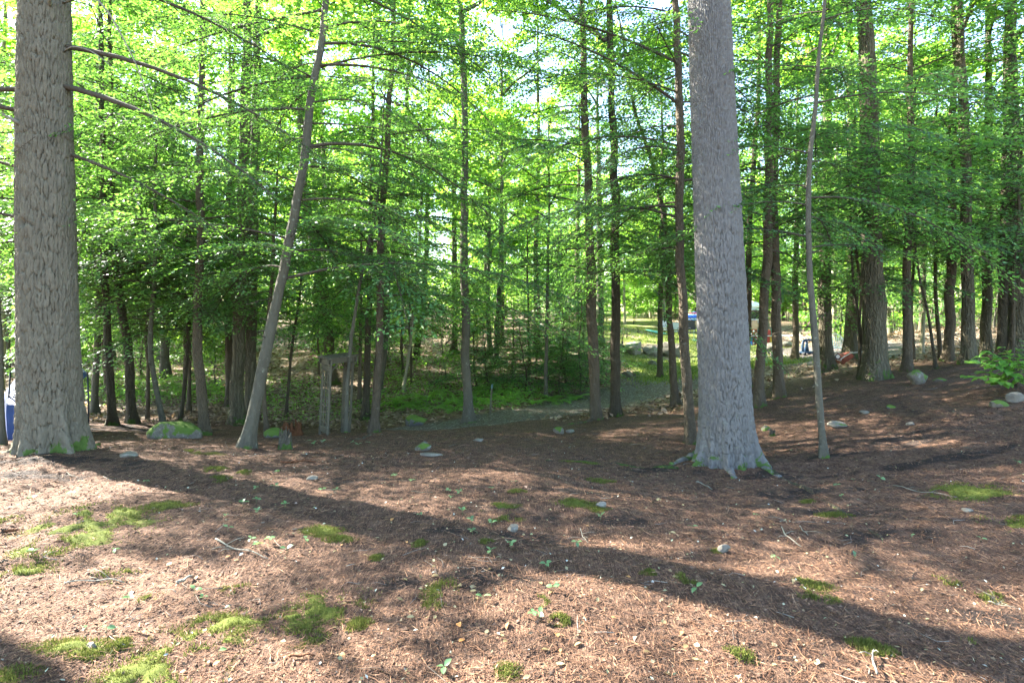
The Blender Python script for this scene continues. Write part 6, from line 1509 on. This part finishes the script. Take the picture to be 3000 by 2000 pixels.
FALL = [blade(.05, .026, 5, .12, "leaf", M['fallen'], .5), blade(.045, .03, 5, -.15, "leaf", M['fallen'], .8), blade(.055, .03, 5, .25, "leaf", M['fallen'], .3), blade(.05, .03, 5, .2, "leaf", M['fallen_or'], .5)]
k = 0
while k < 120:
    px, py = rs.uniform(100, 2900), 1400 + 590 * rs.random() ** .7
    if abs(px - 1500) > 300 + 900 * rs.random(): continue
    p = hit(px, py); j = int(rs.choice([0, 1, 2, 0, 1, 3]))
    o = link('fallen_leaf', FALL[j], None, p + [0, 0, .008], (rs.normal(0, .25), rs.normal(0, .25), rs.uniform(0, 6.28))); s_ = rs.uniform(.45, 1.0); o.scale = (s_,) * 3
    tag(o, 'small orange-brown fallen leaf on the needles' if j == 3 else 'small pale yellow fallen leaf on the needles', 'leaf', 'fallen leaves on the foreground floor'); k += 1
def stick(label, pxs, r, mat='dead', twigs=0, seed=0, lift=0.008):
    rs = np.random.default_rng(seed); pts = np.array([hit(*q) for q in pxs]); b = pts[0].copy()
    pts = spline(pts, 12); pts[:, 2] = H(pts[:, 0], pts[:, 1]) + r + lift + .004 * np.sin(np.arange(12))
    root = thing('fallen_twig', label, 'twig', b, 0, 'dead twigs on the needles')
    MB().tube(pts - b, np.linspace(r, r * .5, 12) * (1 + .15 * rs.normal(0, 1, 12)), 6).build("shaft", M[mat], root, True)
    for q in range(twigs):
        i = rs.integers(3, 10); d = np.array([rs.normal(0, 1), rs.normal(0, .6), rs.uniform(.0, .4)]); d = d / np.linalg.norm(d) * rs.uniform(.05, .14)
        MB().tube([pts[i] - b, pts[i] - b + d * .6 + [0, 0, .01], pts[i] - b + d], [r * .5, r * .4, r * .15], 4).build("side_twig", M[mat], root, True)
stick('grey curved twig with side shoots beside seedlings in the left foreground', [(632, 1585), (690, 1615), (745, 1630), (785, 1640)], .006, 'dead', 4, 1)
stick('long thin grey twig lying flat in shade in the left foreground', [(190, 1715), (250, 1710), (300, 1706), (365, 1712)], .005, 'dead', 2, 2)
stick('short thick grey stick piece in the left foreground', [(520, 1715), (545, 1704), (563, 1697)], .010, 'dead', 0, 3)
stick('short dark stick at the left picture edge', [(-10, 1664), (22, 1650)], .009, 'twig', 0, 4)
stick('white slanting twig with forks below the massive scaly pine', [(2290, 1550), (2310, 1580), (2348, 1606)], .006, 'dead', 3, 5)
stick('thin curved twig right of the white forked twig', [(2343, 1545), (2355, 1560), (2368, 1572)], .004, 'dead', 1, 6)
stick('small forked twig just above the white forked twig', [(2285, 1532), (2300, 1530), (2305, 1535)], .004, 'dead', 2, 7)
stick('short bluish stick at the root of the massive scaly pine', [(2040, 1414), (2065, 1425), (2086, 1438)], .008, 'dead', 0, 8)
stick('long pale twig across the right needle slope', [(2617, 1425), (2670, 1438), (2720, 1446), (2805, 1460)], .005, 'dead', 2, 9)
stick('bent grey twig sticking out near the lower right edge', [(2570, 1995), (2556, 1940), (2560, 1920)], .006, 'dead', 2, 10, .02)
stick('dark straight stick in the centre left foreground', [(1205, 1444), (1240, 1446), (1272, 1446)], .006, 'twig', 0, 11)
stick('thin branching twig cluster in the centre foreground', [(1700, 1560), (1712, 1590), (1722, 1600)], .003, 'dead', 5, 12, .03)
stick('brown stick near the lower edge, left of centre', [(848, 1935), (885, 1936), (922, 1933)], .008, 'rot', 0, 13)
stick('thin twig in front of the leaning hemlock by the flat pale stone', [(195, 1388), (215, 1398), (232, 1400)], .004, 'dead', 0, 14)
stick('pale broken stick with orange splinters below the small grey stump', [(822, 1358), (850, 1360), (872, 1356), (925, 1356)], .012, 'rot', 3, 15)
stick('fine grey twigs bunched in needles near the right edge', [(2895, 1780), (2920, 1790), (2935, 1782)], .003, 'dead', 6, 16, .03)
pc = hit(30, 1565)
CO = thing('pine_cone', 'dark brown pine cone lying at the left picture edge', 'pine cone', pc + [0, 0, .022], R(12))
MB().tube([(-.055, 0, 0), (-.03, 0, 0), (.03, 0, 0), (.06, 0, 0)], [.006, .014, .012, .003], 8).build("core", M['rot'], CO, True)
SCL = MB().add(np.array([[0, -.004, 0], [0, .004, 0], [-.006, .009, .012], [.0, 0, .019], [-.006, -.009, .012], [-.004, 0, .009]]), [[0, 1, 2], [0, 2, 3], [0, 3, 4], [1, 5, 2], [2, 5, 3], [3, 5, 4], [4, 5, 0], [0, 5, 1]]).mesh("scale", M['stump'])
for q in range(56):
    t_ = q / 56; link("scale", SCL, CO, (-.05 + .1 * t_, 0, 0), (q * 2.4, 0, 0)).scale = ((1.1 - .5 * t_),) * 3

# ------------------------------------------------------------------ leafy shrub at the right
BL = [blade(.155, .085, 7, c_, "leaf", M['shrub'], t_) for c_, t_ in ((.15, .55), (.25, .75), (.2, .95))]
shb = hit(2978, 1150)
SH = thing('leafy_shrub', 'sunlit leafy beech shrub in layered sprays at the right edge', 'shrub', shb)
rs = np.random.default_rng(8)
dS = shb[1]
tips_ = [(2850, 1062, -.3), (2840, 1105, -.35), (2870, 1045, .2), (2905, 1075, -.2), (2915, 1120, -.3), (2895, 1030, .1), (2945, 1020, .2), (2985, 1000, 0), (2990, 1060, -.2), (2960, 1090, -.2), (2995, 1110, -.2), (3040, 1030, 0), (3050, 1090, 0), (2930, 1050, .3), (2880, 1090, .1), (3010, 1035, .2)]
for px, py, dy in tips_:
    e = P(px, py, dS + dy) - shb
    s0_ = np.array([0, 0, .05]); m_ = np.array([e[0] * .35, e[1] * .35, e[2] * .75])
    ax = spline([s0_, m_, e], 12)
    MB().tube(ax, np.linspace(.006, .0015, 12), 5).build("twig", M['twig'], SH, True)
    hd = math.atan2(e[1] - m_[1], e[0] - m_[0])
    for q in range(12):
        i = 5 + q // 2 + (q > 10); i = min(i, 11); sd = 1 if q % 2 else -1
        a_ = hd + sd * rs.uniform(.5, 1.0) * (0 if q == 11 else 1)
        o = link("leaf", BL[rs.integers(3)], SH, ax[i] + [0, 0, .004], (rs.normal(0, .2), rs.normal(.12, .15), a_)); s_ = rs.uniform(.75, 1.2); o.scale = (s_,) * 3

# ------------------------------------------------------------------ ferns, undergrowth and grass
def frond_mesh(L, seed):
    rs = np.random.default_rng(seed); n = 22; t = np.linspace(.06, 1, n)
    ax = np.stack([L * t * (1 - .15 * t), 0 * t, L * (.75 * t - .72 * t ** 2)], 1)
    mb = MB(); mb.tube(np.concatenate([[[0, 0, 0]], ax]), np.linspace(.004, .001, n + 1), 4, cap=False, a=.4)
    tg = unit(np.gradient(ax, axis=0)); w = L * .24 * np.sin(np.pi * np.clip(t, 0, 1) ** .7) + .01
    for s_ in (-1, 1):
        tip = ax + np.array([0, s_, -.15]) * w[:, None] + tg * (w * .35)[:, None]
        b0 = ax - tg * L * .016; b1 = ax + tg * L * .016
        V = np.stack([b0, tip, b1], 1).reshape(-1, 3); mb.add(V, np.arange(3 * n).reshape(-1, 3), a=np.repeat(.45 + .4 * t, 3))
    return mb.mesh("frond", M['shrub'], False, "tip")
FR = [frond_mesh(.62, 1), frond_mesh(.75, 2), frond_mesh(.5, 3)]
rs = np.random.default_rng(9)
FERN = [(1395, 1190), (1420, 1180), (1450, 1165), (1478, 1150), (1410, 1150), (1440, 1135), (1500, 1180), (1380, 1165), (1310, 1185), (1290, 1160), (1340, 1175), (1250, 1175), (1560, 1185), (1620, 1178), (1680, 1172), (455, 1135), (430, 1110), (480, 1118), (510, 1130), (400, 1125), (540, 1150), (370, 1160), (600, 1140), (640, 1150), (350, 1105), (1200, 1190), (1160, 1185), (1230, 1200), (1320, 1205), (420, 1160), (500, 1160)]
for px, py in FERN:
    p = hit(px, py); root = thing('fern', 'green fern with arching fronds on the shaded bank ' + ('by the gravel path' if px > 900 else 'behind the mossy white boulder'), 'fern', p, rs.uniform(0, 6), 'ferns by the gravel path' if px > 900 else 'ferns behind the boulder')
    s_ = rs.uniform(.7, 1.15); root.scale = (s_,) * 3; nf = int(rs.integers(6, 10))
    for q in range(nf): link("frond", FR[rs.integers(3)], root, (0, 0, 0), (rs.normal(0, .1), rs.normal(0, .15), 6.283 * q / nf + rs.normal(0, .2)))
def cover(seed, n, pxr, pyr, hmax, leaf, clump=14):
    rs = np.random.default_rng(seed); P_ = []
    cc = np.array([hit(rs.uniform(*pxr), rs.uniform(*pyr)) for _ in range(max(3, n // clump))])
    cc = cc[(zone_gravel(cc[:, 0], cc[:, 1]) < .3)]
    c = np.repeat(cc, clump, 0); m = len(c)
    pos = c + np.stack([rs.normal(0, .16, m), rs.normal(0, .16, m), hmax * rs.random(m) ** 1.2], 1)
    nv = unit(UP + rs.normal(0, .35, (m, 3))); dv = rs.normal(0, 1, (m, 3)); dv = unit(dv - nv * (dv * nv).sum(1)[:, None]); ln = leaf * rs.uniform(.6, 1.3, m)
    V, F = kites(pos, nv, dv, ln, ln * .62); return V, F, np.repeat(np.clip(rs.normal(.55, .25, m), 0, 1), 4)
ug = MB()
for a in ((1, 5200, (180, 720), (1065, 1190), .38, .085), (2, 4600, (1080, 1520), (1085, 1210), .34, .08), (3, 1500, (620, 960), (1110, 1200), .25, .075), (4, 1800, (1480, 1780), (1140, 1195), .3, .08), (5, 1500, (900, 1450), (960, 1080), .3, .12), (6, 1200, (2380, 2480), (985, 1010), .5, .14), (7, 900, (800, 1120), (1180, 1240), .15, .06)):
    V, F, tp = cover(*a); ug.add(V, F, a=tp)
o = ug.build("undergrowth", M['shrub'], None, False, attr="tip"); tag(o, "low leafy green ground cover on the shaded banks", kind="stuff")
rs = np.random.default_rng(14); n = 60000
y = 16 + 26 * rs.random(n) ** 1.3; x = (rs.uniform(1740, 2420, n) - CX) / FPX * y
ok = rs.random(n) < zone_grass(x, y); x, y = x[ok], y[ok]; n = len(x)
b = np.stack([x, y, H(x, y)], 1); a_ = rs.uniform(0, 6.28, n); h_ = rs.uniform(.03, .09, n); w_ = .006 + .0006 * y
pv = np.stack([np.cos(a_), np.sin(a_), 0 * a_], 1) * w_[:, None]
tri = np.stack([b - pv, b + pv, b + np.stack([rs.normal(0, .025, n), rs.normal(0, .025, n), h_], 1)], 1)
M['grass'] = mat_leaf("grass_blades", (.05, .09, .015), (.12, .17, .03), (.24, .22, .08), (.25, .34, .05), .35, .6, .2)
o = link("lawn_grass", leaf_mesh("lawn_grass", tri, rs.random(n), M['grass'])); tag(o, "short sunlit lawn grass beyond the gravel path", kind="stuff")
